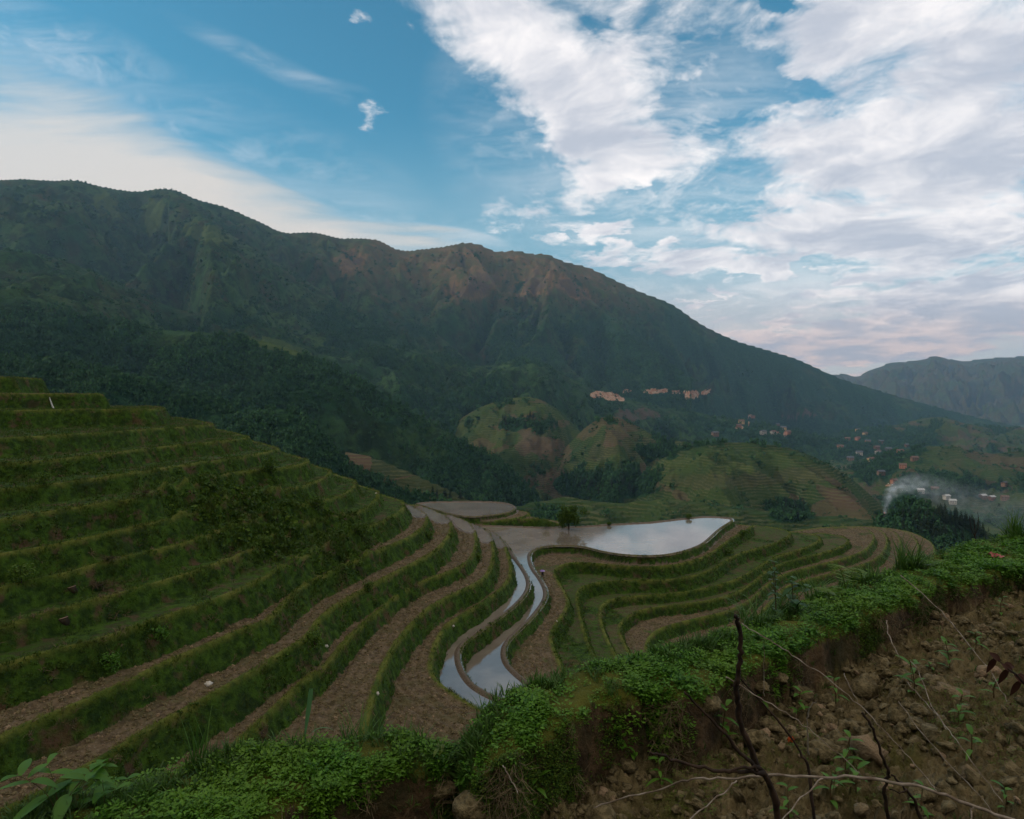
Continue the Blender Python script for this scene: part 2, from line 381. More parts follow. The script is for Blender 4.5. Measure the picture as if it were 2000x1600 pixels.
# ================================================================== the terraces in the bowl
# each entry: level height, lip traced from its near end to its far end, where that end goes on
LV = []
def add_level(k, z, lip, back):   # back: list of world points after the far end
    LV.append((k, z, lip, back))
ZL = {2:.77,3:-.95,4:-2.64,5:-3.89,6:-4.92,7:-5.86,8:-7.19,9:-8.35,10:-9.44,11:-10.34,12:-11.73,13:-12.87,14:-14.3,15:-15.2,
      16:-16.45,17:-17.5,18:-18.5,19:-19.35,20:-20.5,21:-21.7,22:-22.5,23:-23.4,24:-24.5,25:-25.6,26:-26.6,27:-27.6}
LIPS = {
 3:[(0,803),(110,802),(250,801),(308,800.5),(322,798.5)],
 4:[(0,858),(100,853),(200,847),(300,839.5),(370,835),(405,832),(416,830)],
 5:[(0,908),(100,901),(200,890),(300,876),(400,867),(440,863),(478,858.5),(488,855)],
 6:[(0,959),(60,953),(100,949),(200,936),(260,929),(320,917),(400,905),(440,900),(500,889),(535,882),(546,877)],
 7:[(0,1019),(100,1002),(200,986),(280,975),(320,962),(400,945),(440,931),(480,922),(540,918),(580,911),(600,905),(603,900)],
 8:[(0,1086),(100,1069),(180,1052),(260,1035),(320,1020),(400,1002),(440,992),(500,978),(530,967),(560,962),(600,950),(630,938),(646,927),(646,920)],
 9:[(0,1154),(50,1138),(140,1121),(180,1108),(260,1088),(340,1070),(420,1050),(500,1022),(560,998),(600,990),(650,977),(682,962),(697,948),(695,940)],
 10:[(0,1228),(100,1200),(200,1172),(300,1144),(400,1114),(480,1085),(560,1050),(620,1024),(670,1013),(715,998),(735,980),(742,967),(738,960)],
 11:[(0,1305),(100,1275),(200,1252),(300,1216),(400,1182),(480,1150),(560,1110),(640,1068),(700,1041),(755,1018),(785,1000),(792,988),(786,980)],
 12:[(0,1449),(40,1425),(100,1400),(180,1368),(260,1330),(320,1300),(400,1265),(470,1235),(530,1212),(560,1178),(600,1142),(660,1117),(700,1099),(760,1070),(810,1046),(832,1028),(838,1010),(822,998),(800,986),(788,984)],
 13:[(0,1592),(80,1556),(160,1508),(240,1462),(300,1424),(400,1370),(460,1335),(540,1285),(600,1250),(628,1208),(660,1183),(700,1160),(750,1132),(800,1106),(850,1080),(874,1055),(884,1035),(882,1018),(860,1003),(832,991),(815,988)],
 14:[(460,1460),(540,1385),(600,1328),(640,1302),(660,1275),(700,1230),(745,1192),(780,1162),(820,1139),(870,1122),(910,1104),(928,1082),(932,1060),(930,1040),(915,1020),(890,1009),(870,1006)],
 15:[(700,1470),(720,1410),(733,1350),(752,1300),(775,1258),(805,1222),(840,1187),(880,1166),(920,1147),(950,1130),(964,1102),(966,1080),(962,1058),(958,1043),(940,1029),(915,1022)],
 16:[(1000,1420),(925,1381),(898,1364),(853,1333),(840,1304),(851,1262),(872,1222),(920,1194),(960,1167),(986,1146),(1000,1124),(998,1100),(992,1080),(986,1063),(975,1047),(955,1037),(940,1034)],
 17:[(1010,1378),(970,1364),(952,1356),(925,1340),(905,1313),(897,1286),(900,1268),(912,1254),(950,1227),(1000,1192),(1030,1162),(1037,1140),(1028,1118),(1008,1092),(996,1074),(984,1056),(968,1046),(950,1042)],
 18:[(1080,1372),(1024,1328),(1006,1313),(992,1297),(986,1277),(992,1255),(1020,1228),(1040,1210),(1066,1176),(1070,1156),(1058,1132),(1040,1110),(1034,1085),(1045,1073),(1070,1068),(1100,1067),(1136,1068),(1175,1079),(1220,1086),(1280,1088),(1325,1082),(1370,1067),(1391,1049),(1406,1034),(1432,1018)],
 19:[(1110,1330),(1092,1290),(1080,1262),(1076,1240),(1088,1220),(1105,1195),(1112,1178),(1106,1160),(1090,1135),(1082,1118),(1094,1106),(1118,1100),(1160,1101),(1205,1106),(1250,1109),(1310,1107),(1355,1097),(1385,1085),(1403,1073),(1430,1052),(1460,1036),(1470,1028)],
 20:[(1170,1300),(1150,1260),(1140,1225),(1131,1190),(1128,1165),(1133,1151),(1148,1143),(1190,1136),(1250,1135),(1310,1134),(1355,1127),(1395,1113),(1425,1092),(1450,1080),(1485,1071),(1520,1060),(1545,1047),(1543,1038),(1500,1029),(1474,1026.5)],
 21:[(1215,1300),(1190,1255),(1177,1225),(1172,1190),(1190,1173),(1235,1166),(1295,1163),(1340,1158),(1400,1146),(1450,1130),(1490,1104),(1515,1088),(1562,1075),(1590,1064),(1605,1054),(1600,1048),(1570,1042),(1545,1040)],
 22:[(1260,1330),(1230,1275),(1212,1240),(1211,1220),(1235,1199),(1280,1187),(1340,1182),(1400,1172),(1445,1158),(1475,1138),(1500,1114),(1530,1101),(1562,1093),(1625,1076),(1650,1066),(1660,1057),(1650,1050),(1625,1044),(1600,1042)],
 23:[(1300,1330),(1262,1280),(1265,1250),(1290,1228),(1350,1212),(1425,1196),(1470,1172),(1495,1147),(1525,1125),(1562,1114),(1625,1098),(1665,1087),(1692,1075),(1706,1060),(1710,1045),(1690,1032),(1640,1030),(1600,1032),(1560,1037)],
 24:[(1420,1260),(1480,1210),(1515,1165),(1540,1144),(1575,1134),(1637,1118),(1700,1100),(1726,1082),(1735,1060),(1730,1042),(1710,1031),(1680,1028.5),(1640,1029),(1600,1031)],
 25:[(1480,1290),(1560,1210),(1600,1182),(1650,1164),(1715,1142),(1748,1112),(1762,1080),(1760,1054),(1748,1038),(1725,1031),(1680,1028)],
 26:[(1560,1290),(1640,1210),(1720,1170),(1770,1130),(1790,1100),(1796,1070),(1788,1050),(1768,1037),(1740,1032),(1700,1028.5)],
 27:[(1640,1290),(1720,1210),(1780,1150),(1815,1110),(1828,1085),(1824,1062),(1800,1048),(1775,1038),(1740,1032.5),(1700,1029)],
}
P_BACK = px([(1429,1013),(1400,1010),(1370,1010),(1330,1014),(1270,1021),(1200,1024.5),(1140,1029),(1060,1031),(1000,1029),(935,1027)], -18.5)
def level_polygon(k):
    z = ZL[k]; lip = LIPS[k]
    pts = [tuple(p) for p in chaikin(px(lip, z), 2)]
    xe, ye = px(lip[-1:], z)[0]; ue, ve = lip[-1]
    x0, y0 = px(lip[:1], z)[0]
    if k <= 17:
        d = ve - HZ
        def at(u, y): return ((u - 1000) / F * y, y)
        back = [at(ue - .5 * d - 10, ye * 1.2), at(ue - 1.1 * d - 20, ye * 1.4), (-260, ye * 1.45)] if k <= 12 else [at(ue - .9 * d - 20, ye * 1.13), (-260, ye * 1.3)]
    elif k == 18:
        back = P_BACK + [(-12, 97), (-260, 96)]
    else:
        cx = px([(1445, 1020)], -18.8)
        back = ([] if k == 19 else (cx if k < 23 else px([(1530, 1040)], ZL[k])+cx)) + [(x_, y_ + .15) for x_, y_ in P_BACK] + [(-12, 97.2), (-260, 96)]
    if k <= 12:
        front = [(-260, y0 * .8), (x0 - y0 * 1.0, y0 * .85)]
    elif k <= 15:
        front = [(-260, -60), (150, -60), (150, 20 + (k - 13) * 3), (x0 + 12, 12 + (k - 13) * 3.5), (x0 + 4, y0 - 8)]
    else:
        yk = 24 + (k - 16) * 2.6
        front = [(-260, -60), (150, -60), (150, yk + 8), (x0 + 14, min(yk, y0 - 7)), (x0 + 6, y0 - 6)]
    return np.array(pts + back + front)
POLY = {k: level_polygon(k) for k in LIPS}
# a few levels that are no contour of the bowl: the top blocks and the far upper pond
POLY['top2'] = np.array(px([(-100,797),(80,797),(160,797),(168,797)], -.95)[:0] + [(-75, 70), (-61, 71.5), (-50.5, 74), (-49.2, 77), (-60, 84), (-200, 90), (-200, 60)])
POLY['top1'] = np.array([(-90, 76), (-66, 80), (-63.8, 82.0), (-66, 90), (-200, 92), (-200, 70)])
ZT = dict(ZL); ZT['top2'] = .82; ZT['top1'] = 3.05
U_LIP = [(812,984.5),(832,991.5),(856,999),(885,1006.5),(915,1011),(950,1009),(985,1004.5),(1001,999),(1007,992),(1000,986),(980,981.5),(930,980),(870,980.5),(830,981.5)]
POLY['pond_upper'] = chaikin(px(U_LIP + U_LIP[:1], -17.3), 2)[:-1]; ZT['pond_upper'] = -17.3
U2 = [(840,1001),(900,1014),(950,1018),(1000,1014),(1030,1007),(1036,1001),(1010,996),(960,986),(860,984),(815,983)]
POLY['bank_step'] = chaikin(px(U2 + U2[:1], -17.8), 1)[:-1]; ZT['bank_step'] = -17.8
U3 = [(930,1021),(985,1020),(1040,1013),(1075,1015),(1100,1022),(1098,1026),(1050,1012),(1000,1003),(900,1000)]
POLY['bank_low'] = chaikin(px(U3 + U3[:1], -18.2), 1)[:-1]; ZT['bank_low'] = -18.15

# our own bank, by azimuth column
U_FAR = [(-900,1985),(-500,1830),(-200,1710),(0,1622),(80,1590),(150,1556),(250,1526),(350,1498),(450,1483),(550,1463),(640,1448),(720,1436),(800,1440),(860,1458),(895,1472),(925,1440),(960,1385),(1010,1350),(1060,1325),(1150,1305),(1250,1283),(1350,1262),(1420,1232),(1500,1203),(1600,1163),(1700,1125),(1800,1095),(1900,1066),(2000,1046),(2150,1020),(2500,985),(3200,950)]
U_NEAR = [(-900,2300),(0,1900),(300,1680),(480,1600),(600,1535),(700,1508),(850,1490),(900,1500),(940,1490),(1000,1455),(1060,1420),(1115,1388),(1178,1358),(1280,1348),(1370,1345),(1420,1310),(1505,1283),(1587,1245),(1657,1212),(1707,1200),(1775,1166),(1850,1138),(2000,1108),(2200,1080),(3200,1000)]
Z_TOP = [(-900,-1.75),(860,-1.75),(895,-1.8),(930,-1.68),(1000,-1.58),(3200,-1.5)]
Z_SOIL = [(-900,-2.25),(850,-2.1),(1000,-1.98),(1400,-1.93),(2000,-1.74),(3200,-1.65)]
def ybank(u):
    zt = curve(Z_TOP, u)
    yf = F * -zt / (curve(U_FAR, u) - HZ); yn = F * -zt / (curve(U_NEAR, u) - HZ)
    return zt, yf, yn
def our_slope(u, y):
    zt, yf, _ = ybank(u)
    zz = zt - 0.95 * (y - yf)
    return zz

NCOL = 1300; UC = np.linspace(-300, 2300, NCOL)
YR = np.exp(np.arange(math.log(11.0), math.log(150.0), 0.0026)); NROW = len(YR)
S = (UC - 1000) / F
GX = YR[:, None] * S[None, :]; GY = np.repeat(YR[:, None], NCOL, 1)
def inside(poly):
    mk = np.zeros((NROW + 1, NCOL), np.uint8)
    n = len(poly)
    for i in range(n):
        a, c = poly[i]; b2, d2 = poly[(i + 1) % n]; b_, d_ = b2 - a, d2 - c
        den = b_ - S * d_
        with np.errstate(divide='ignore', invalid='ignore'):
            t = (S * c - a) / den
            y = c + t * d_
        idx_ = np.where((t >= 0) & (t < 1) & (y > 0.01))[0]
        if len(idx_): mk[np.searchsorted(YR, y[idx_]), idx_] ^= 1     # rows below the mark lie on the near side
    cs = np.bitwise_xor.accumulate(mk[::-1], axis=0)[::-1]
    return cs[1:].astype(bool)
def distance(poly, reach=3.2, closed=True):
    D = np.full((NROW, NCOL), reach, np.float32)
    n = len(poly)
    for i in range(n if closed else n - 1):
        p = poly[i]; q_ = poly[(i + 1) % n]
        L = math.hypot(*(q_ - p))
        m = max(1, int(L / 12))
        for s_ in range(m):
            a = p + (q_ - p) * s_ / m; b_ = p + (q_ - p) * (s_ + 1) / m
            ymin = min(a[1], b_[1]) - reach; ymax = max(a[1], b_[1]) + reach
            if ymax < YR[0] or ymin > YR[-1]: continue
            xmin = min(a[0], b_[0]) - reach; xmax = max(a[0], b_[0]) + reach
            r0, r1 = np.searchsorted(YR, [ymin, ymax]); ya = max(ymin, YR[0]); yb = max(ymax, YR[0])
            smin = min(xmin / ya, xmin / yb); smax = max(xmax / ya, xmax / yb)
            c0, c1 = np.searchsorted(S, [smin, smax])
            if r1 <= r0 or c1 <= c0: continue
            x = GX[r0:r1, c0:c1] - a[0]; y = GY[r0:r1, c0:c1] - a[1]
            dx, dy = b_ - a; l2 = dx * dx + dy * dy + 1e-9
            t = np.clip((x * dx + y * dy) / l2, 0, 1)
            d = np.sqrt((x - t * dx) ** 2 + (y - t * dy) ** 2)
            D[r0:r1, c0:c1] = np.minimum(D[r0:r1, c0:c1], d)
    return D

base = -28.5 - 0.6 * np.clip(GY - 96, 0, 400) - 0.02 * (GX - 20)
base = base + 1.2 * fbm(GX * .08, GY * .08, 3, 5)
H = base.copy(); GR = np.full(H.shape, .9, np.float32); LP = np.zeros(H.shape, np.float32); LVL = np.zeros(H.shape, np.int16)
wob = fbm(GX * .55, GY * .55, 3, 21) * .16 + fbm(GX * 2.2, GY * 2.2, 2, 31) * .05
rough0 = 0.05 * fbm(GX * 1.6, GY * 1.6, 4, 40)
order = [27,26,25,24,23,22,21,20,19,18,'bank_low','bank_step','pond_upper',17,16,15,14,13,12,11,10,9,8,7,6,5,4,3,'top2','top1']
CODE = {k: i + 1 for i, k in enumerate(order)}
for k in order:
    poly = POLY[k]; z = ZT[k]
    ins = inside(poly); reach = 3.4
    D = distance(poly, reach)
    Do = np.where(ins, 0, D + wob * smooth(D, 0, .5))
    slope = 2.1 if not (isinstance(k, int) and k <= 12) else 1.75
    flooded = k in (18, 17, 'pond_upper')
    rim = (0.16 if flooded else 0.10) * (1 - smooth(D, .18, .42)) if not isinstance(k, str) or flooded else 0
    rough = (rough0 + (.045 * np.sin(D * 11.0 + 4 * wob) if k in (12, 13, 14, 15, 16, 19, 23, 24, 25, 26) else 0)) * smooth(D, .3, .8)
    tread = z + rim + (rough if not flooded else -0.12 * smooth(D, .35, .6))
    # plough furrows along the tread
    hk = np.where(ins, tread, z + 0.1 - slope * Do - 0.25 * (1 - np.exp(-Do * 3)))
    hk = np.where(~ins & (D >= reach), -999, hk)
    up = hk > H
    H = np.where(up, hk, H)
    GR = np.where(up, np.where(ins, np.clip(.95 - D * 2.2, 0.0, 1), 1.0), GR)
    LP = np.where(up, np.where(ins, 1 - smooth(D, .15, .40), 1 - smooth(D, 0.0, .14)), LP)
    LVL = np.where(up, np.where(ins, CODE[k], -CODE[k]), LVL)
own = our_slope(np.repeat(UC[None, :], NROW, 0), GY) + .5 * fbm(GX * .4, GY * .4, 3, 77)
# terraces on our own slope too
stp = 1.3; fr = own / stp; own_t = (np.floor(fr) + smooth(fr - np.floor(fr), .45, 1.0)) * stp
up = (own_t > H) & (GY < 30)
H = np.where(up, own_t, H); GR = np.where(up, .9, GR); LP = np.where(up, 0, LP); LVL = np.where(up, 0, LVL)
# banks are lumpy and overgrown
lump = (fbm(GX * 1.1, GY * 1.1, 4, 60) * .09 + fbm(GX * 3.5, GY * 3.5, 3, 61) * .05)
H = H + lump * smooth(GR, .5, 1) * np.where(LVL > 0, .35, 1)
# the wild thicket in the hollow of the left slope
wild = np.exp(-(((GX + 18.5) / 5.0) ** 2 + ((GY - 44.5) / 5.5) ** 2)) + .8 * np.exp(-(((GX + 13.5) / 2.6) ** 2 + ((GY - 48.5) / 4) ** 2))
wild = np.clip(wild * 1.3, 0, 1) * ((np.abs(LVL) >= CODE[12]))
H = H + wild * (np.abs(fbm(GX * .45, GY * .45, 4, 90)) * .9 + fbm(GX * 1.7, GY * 1.7, 3, 91) * .22)
GR = np.maximum(GR, wild); LP = LP * (1 - .6 * wild)
# how grassy each tread is: right-hand fields are green-brown stubble
tr = np.zeros(H.shape, np.float32)
for k, g in {19:.25,20:.55,21:.55,22:.5,23:.3,12:.2,11:.6,10:.68,9:.72,8:.72,7:.72,6:.75,5:.75,4:.8,3:.7,13:.15}.items():
    tr = np.where(LVL == CODE[k], g, tr)
GR = np.maximum(GR, tr + 0.25 * (LVL > 0) * smooth(fbm(GX * .25, GY * .25, 3, 8), .1, .6))
# which bits of tread are under water
VP = HZ - H * F / GY
UU = np.repeat(UC[None, :], NROW, 0)
def near_px(code, pts, r=6):
    m = np.zeros(H.shape, bool)
    z = ZT[code]; poly = chaikin(px(pts + pts[:1], z), 2)[:-1]
    return inside(poly) & (LVL == CODE[code])
W = {}
W[18] = (LVL == CODE[18]); W['pond_upper'] = (LVL == CODE['pond_upper']); W[17] = (LVL == CODE[17]) & (GX > -9)
W[12] = near_px(12, [(780,982),(800,983),(832,1001),(840,1006),(822,1012),(800,1006),(786,992)])
W[13] = near_px(13, [(822,990),(838,990),(865,1003),(886,1018),(862,1023),(845,1016),(832,1004)])
W[14] = near_px(14, [(878,1006),(900,1008),(926,1024),(932,1040),(910,1040),(892,1026)])
W[15] = near_px(15, [(925,1022),(944,1026),(962,1044),(962,1058),(940,1060),(930,1044)])
W[16] = near_px(16, [(954,1034),(975,1042),(992,1066),(970,1071),(960,1054)])
WET = np.zeros(H.shape, np.float32)
for k in (12, 13, 14, 15, 16):
    H = np.where(W[k], np.minimum(H, ZT[k] - .10), H)
def dilate(m, n=2):
    for _ in range(n):
        p = np.pad(m, 1); m = p[1:-1, 1:-1] | p[:-2, 1:-1] | p[2:, 1:-1] | p[1:-1, :-2] | p[1:-1, 2:]
    return m
for k, m in W.items(): WET = np.maximum(WET, dilate(m, 4) * .9)
WET = WET * (LVL > 0)
KK = np.stack([GR, LP, WET], -1).astype(np.float32)
NRM = np.gradient(H); 
verts = np.stack([GX, GY, H], -1).reshape(-1, 3)
ter = mesh_obj("terraced_hillside", verts, grid_faces(NROW, NCOL), M_TER, True, {'cover': KK.reshape(-1, 3)})
tag(ter, kind='structure', label="stepped rice terraces curving round the hollow below the viewpoint")
WNAME = {18: 'broad bright flooded paddy in the middle with its tail winding towards the viewer', 17: 'narrow ribbon of water one step above the winding pond tail',
 'pond_upper': 'grey flooded paddy lying behind the small pools', 12: 'uppermost small grey pool at the ridge end', 13: 'second small grey pool down the ridge end',
 14: 'brownish small pool third down the ridge end', 15: 'fourth small pool beside the broad paddy', 16: 'lowest small pool with curved mud rim'}
for k, m in W.items():
    mm = dilate(m, 2); cell = mm[:-1, :-1] & mm[1:, 1:] & mm[:-1, 1:] & mm[1:, :-1]
    f = grid_faces(NROW, NCOL, cell)
    if len(f) == 0: print('no water', k); continue
    used, inv_ = np.unique(f, return_inverse=True)
    vv = verts[used].copy(); vv[:, 2] = ZT[k] + (0.0 if k in (18, 17, 'pond_upper') else -.02)
    wobj = mesh_obj("water", vv, inv_.reshape(-1, 4), M_WATER, True)
    tag(wobj, kind='structure', label=WNAME[k])

# look up the bowl
def bowl_hit(u, v):
    c = int(np.clip(round((u - UC[0]) / (UC[1] - UC[0])), 0, NCOL - 1))
    vp = HZ - H[:, c] * F / YR
    hit = np.where(vp <= v)[0]
    if len(hit) == 0: return None
    r = hit[0]; return (GX[r, c], GY[r, c], H[r, c])

# ================================================================== the far slopes
NCF = 1000; UF = np.linspace(-420, 2420, NCF)
YF = np.exp(np.arange(math.log(146.0), math.log(9500.0), 0.0031)); NRF = len(YF)
SF = (UF - 1000) / F
FX = YF[:, None] * SF[None, :]; FY = np.repeat(YF[:, None], NCF, 1); FU = np.repeat(UF[None, :], NRF, 0)
RIDGES = [
 # name, crest (u, v), distance (u, y), front slope, near flattening
 ('main', [(-420,400),(-200,365),(0,349),(40,347),(100,350),(150,350),(200,362),(270,371),(320,366),(345,370),(380,385),(440,402),(500,428),(550,450),(620,453),(660,462),(740,468),(780,486),(830,484),(870,479),(910,472),(935,475),(965,488),(1010,488),(1040,494),(1065,494),(1100,508),(1150,521),(1200,545),(1250,568),(1310,592),(1370,632),(1440,665),(1500,683),(1560,702),(1600,720),(1640,738),(1700,757),(1760,775),(1850,800),(2000,835),(2420,900)],
  [(-420,2100),(0,2300),(500,2700),(900,3100),(1300,3300),(1600,3500),(2420,3800)], .75),
 ('main', [(330,368),(380,398),(430,440),(520,498),(620,560),(720,622),(820,682),(900,740),(960,792),(1020,850)], [(330,2400),(1020,1650)], .50),
 ('main', [(640,462),(680,500),(720,548),(780,600),(860,655),(930,715),(990,760)], [(640,2750),(990,1900)], .50),
 ('main', [(905,474),(935,505),(960,540),(1000,598),(1060,655),(1110,712),(1160,760)], [(905,3050),(1160,2050)], .50),
 ('main', [(1062,496),(1100,535),(1150,580),(1215,632),(1280,686),(1350,742)], [(1062,3150),(1350,2250)], .50),
 ('main', [(-420,500),(-100,478),(0,487),(100,500),(180,528),(260,566),(330,596),(430,622),(520,652),(600,672),(690,692),(800,740),(900,800)], [(-420,1500),(900,1500)], .42),
 ('far', [(1400,800),(1560,745),(1620,731),(1650,730),(1672,734),(1700,722),(1740,708),(1790,703),(1830,695),(1868,703),(1940,698),(2000,695),(2150,688),(2420,700)],
  [(1400,7000),(2420,6500)], .30),
 ('mid', [(-420,560),(0,560),(300,600),(600,640),(850,690),(950,712),(1040,700),(1100,730),(1180,768),(1250,785),(1330,800),(1400,812),(1500,830),(1600,850),(1700,870),(1900,900),(2420,960)],
  [(-420,1500),(600,1700),(1040,1800),(1400,2000),(2420,2100)], .32),
 ('right', [(1500,900),(1620,850),(1750,830),(1830,815),(1900,830),(2000,835),(2200,830),(2420,820)], [(1500,2500),(2420,2500)], .25),
 ('right2', [(1560,960),(1680,905),(1760,880),(1850,870),(1930,885),(2000,880),(2200,900),(2420,930)], [(1560,1300),(2420,1250)], .25),
 ('f1', [(780,940),(860,855),(900,818),(950,790),(1000,777),(1045,777),(1090,800),(1140,850),(1190,905),(1300,960)], [(780,1150),(1300,1150)], .38),
 ('f2', [(1000,985),(1050,930),(1100,878),(1150,830),(1190,812),(1240,830),(1290,856),(1340,862),(1400,885),(1500,930),(1600,980)], [(1000,950),(1600,980)], .36),
 ('g', [(1150,1030),(1230,960),(1280,905),(1330,878),(1400,863),(1480,866),(1560,880),(1620,908),(1680,948),(1720,985),(1780,1040)], [(1150,760),(1780,720)], .33),
 ('d', [(-420,470),(0,560),(150,602),(300,640),(420,650),(600,692),(700,742),(800,798),(880,846),(950,885),(1010,930),(1050,968),(1110,1015),(1250,1080)], [(-420,1000),(0,950),(600,850),(1250,640)], .48),
 ('e', [(-420,600),(0,690),(200,722),(330,760),(480,798),(590,812),(640,862),(690,912),(740,938),(800,962),(860,980),(925,1000),(1010,1040),(1200,1120)], [(-420,560),(600,470),(1200,360)], .55),
 ('ledge', [(672,880),(720,891),(780,914),(850,944),(900,967),(930,984),(1010,1030)], [(672,560),(1010,480)], .45),
 ('g', [(1335,879),(1380,900),(1425,932),(1465,975),(1500,1020)], [(1335,745),(1500,590)], .50),
 ('g', [(1480,867),(1530,888),(1590,922),(1650,962),(1710,1010)], [(1480,740),(1710,560)], .50),
 ('f2', [(1190,813),(1212,845),(1236,890),(1255,940)], [(1190,965),(1255,790)], .50),
 ('f1', [(1000,779),(960,812),(1060,850),(1100,900)][::2] + [(1100,900)], [(1000,1145),(1100,930)], .50),
 ('base', [(-420,1010),(600,1010),(1000,990),(1100,972),(1200,982),(1300,975),(1400,985),(1560,1005),(1700,1015),(1800,1040),(2420,1090)], [(-420,480),(1400,520),(2420,480)], .22),
 ('knoll', [(1640,1110),(1690,1062),(1725,1012),(1780,984),(1830,996),(1880,1016),(1930,1040),(1960,1054),(2010,1060),(2100,1075),(2300,1110)], [(1640,390),(2300,380)], .45),
]
SPU = np.ones(FX.shape); HF = np.full(FX.shape, -170.0); WHO = np.zeros(FX.shape, np.int16)
HF = HF - .01 * (FY - 1000).clip(0, 9000) * 0
gwx = fbm(FX * .0012, FY * .0012, 3, 300) * 260; gwy = fbm(FX * .0012, FY * .0012, 3, 301) * 260
for i, (nm, crest, dist, sl_) in enumerate(RIDGES):
    c0, c1 = crest[0][0], crest[-1][0]
    vcr = scurve(crest, UF); yc = curve(dist, UF)
    m = (UF >= c0) & (UF <= c1)
    zc = (HZ - vcr) / F * yc
    d = yc[None, :] - FY
    d = np.where(d < 0, np.minimum(d + .0033 * yc[None, :], 0), d)
    sc = yc.mean() / 1000.0
    wl = (300 if nm == 'main' else 190) * sc ** .6
    # spurs and gullies run down the fall line; only where this ridge can be the top surface
    if i > 0 and sl_ == .50: sl_ = (.50 + .55 * (1 - smooth(UF, c0, c0 + 90)) + .3 * smooth(UF, c1 - 80, c1))[None, :]
    else: sl_ = np.full((1, NCF), sl_)
    q0 = np.where(d < 0, zc[None, :] + .55 * d - .00002 * d * d, zc[None, :] - sl_ * .8 * d)
    cand = m[None, :] & (q0 + .06 * yc[None, :] + 30 > HF)
    x_, y_, d_ = FX[cand], FY[cand], d[cand]
    YC = np.broadcast_to(yc[None, :], FX.shape)[cand]; ZC = np.broadcast_to(zc[None, :], FX.shape)[cand]
    spur = ridged((x_ + gwx[cand] * .5 * sc) / wl, (y_ + gwy[cand]) / (wl * 3.2), 5, 400 + i * 7, .55)
    dist_n = np.clip(d_ / (YC * .28), 0, 1)
    amp = ((.075 if i == 0 else .045) if nm == 'main' else .075 if nm in ('f1', 'f2', 'g', 'base') else .050) * YC * smooth(dist_n, 0.0, .5)
    if nm == 'far': amp = amp * .8
    if nm in ('f1', 'f2', 'g', 'base', 'knoll', 'right2', 'e', 'ledge'): amp = amp * .85
    fine = fbm(x_ / (wl * .22), y_ / (wl * .3), 4, 500 + i) * wl * .040
    fine = fine + (ridged((x_ + gwy[cand] * .3) / (wl * .36), y_ / (wl * 1.1), 4, 450 + i, .5) - 1) * (.013 if nm in ('main', 'd', 'far') else .007) * YC
    SL = np.broadcast_to(sl_, FX.shape)[cand]
    hf = ZC - SL * np.maximum(d_, 0) * (1 + .12 * fbm(x_ / (wl * 2), y_ / (wl * 2), 2, 600 + i)) + amp * (spur - .9) * .55 + fine * smooth(dist_n, 0, .15)
    hf = np.where(d_ < 0, ZC + .55 * d_ - .00002 * d_ * d_, hf)
    hf = hf + fbm(x_ / (wl * .15), y_ / (wl * .6), 3, 700 + i) * wl * (.0 if nm == 'main' else .004)
    los = ZC * y_ / YC - .006 * np.maximum(d_, 0); e_ = hf - los; kk_ = YC * .006
    hf = np.where(d_ >= 0, los - .5 * (np.sqrt(e_ * e_ + kk_ * kk_) - e_) , hf) if nm in ('main', 'far', 'd', 'e', 'mid') else np.where(d_ >= 0, np.minimum(hf, los + kk_ * .5), hf)
    old = HF[cand]; SPU[cand] = np.where(hf > old, spur, SPU[cand]); HF[cand] = np.maximum(old, hf); WHO[cand] = np.where(hf > old, i + 1, WHO[cand])
tz = HF / 3.0 + fbm(FX * .004, FY * .004, 3, 1300) * 2.0; tf_ = tz - np.floor(tz)
te_m = np.isin(WHO, [i + 1 for i, r in enumerate(RIDGES) if r[0] in ('f1', 'f2', 'g', 'base', 'right2', 'ledge')])
HF = HF + np.where(te_m, (smooth(tf_, .5, 1.0) - tf_) * 3.0 * .85, 0)
# valley shoulder hidden behind the rim of the bowl
lim = -30 - .45 * (FY - 146); HF = np.where(FY < 330, np.minimum(np.maximum(HF, -170), np.maximum(lim, -200)), HF)
HF = np.where(WHO == 0, HF + 14 * fbm(FX * .004, FY * .004, 4, 1400), HF)
WHO = np.where(WHO == 0, [i + 1 for i, r in enumerate(RIDGES) if r[0] == 'base'][0], WHO)
VF = HZ - HF * F / FY
idx = {r[0]: i + 1 for i, r in enumerate(RIDGES)}
def is_(*n): return np.isin(WHO, [i + 1 for i, r in enumerate(RIDGES) if r[0] in n])
nA = fbm(FX * .004, FY * .004, 4, 800); nB = fbm(FX * .014, FY * .014, 4, 801)
FOR = np.zeros(FX.shape, np.float32); BR = FOR.copy(); TE = FOR.copy(); DRY_LIT = FOR.copy(); SC = FOR.copy(); GS = FOR.copy()
FOR = np.where(is_('e'), .88 + .5 * nA, FOR)
FOR = np.where(is_('d'), .80 + .75 * nA + .25 * smooth(VF, 640, 800), FOR)
FOR = np.where(is_('mid'), .35 + .9 * nA, FOR)
FOR = np.where(is_('main'), smooth(VF, 540, 740) * .75 * (1 + nA) + .15 * nA + smooth(1.15 - SPU, .0, .7) * .45 - .12 + .25 * nB, FOR)
DRY_LIT = np.where(is_('main'), .05 + .25 * nB + .30 * smooth(VF, 600, 420) * smooth(FU, 450, 800) + .55 * smooth(VF, 640, 520) * smooth(FU, 550, 900), DRY_LIT)
DRY_LIT = np.where(is_('far'), .4, DRY_LIT)
nC = fbm(FX * .035, FY * .02, 4, 802)
FOR = np.where(is_('f1', 'f2', 'g', 'base'), .12 + .7 * nA + .45 * nB + .25 * nC, FOR)
FOR = FOR + .30 * smooth(1.0 - SPU, 0, .6) * is_('f1', 'f2', 'g', 'base', 'right', 'right2', 'mid')
TE = np.where(is_('f1', 'f2', 'g', 'base', 'right2', 'right'), .9, TE)
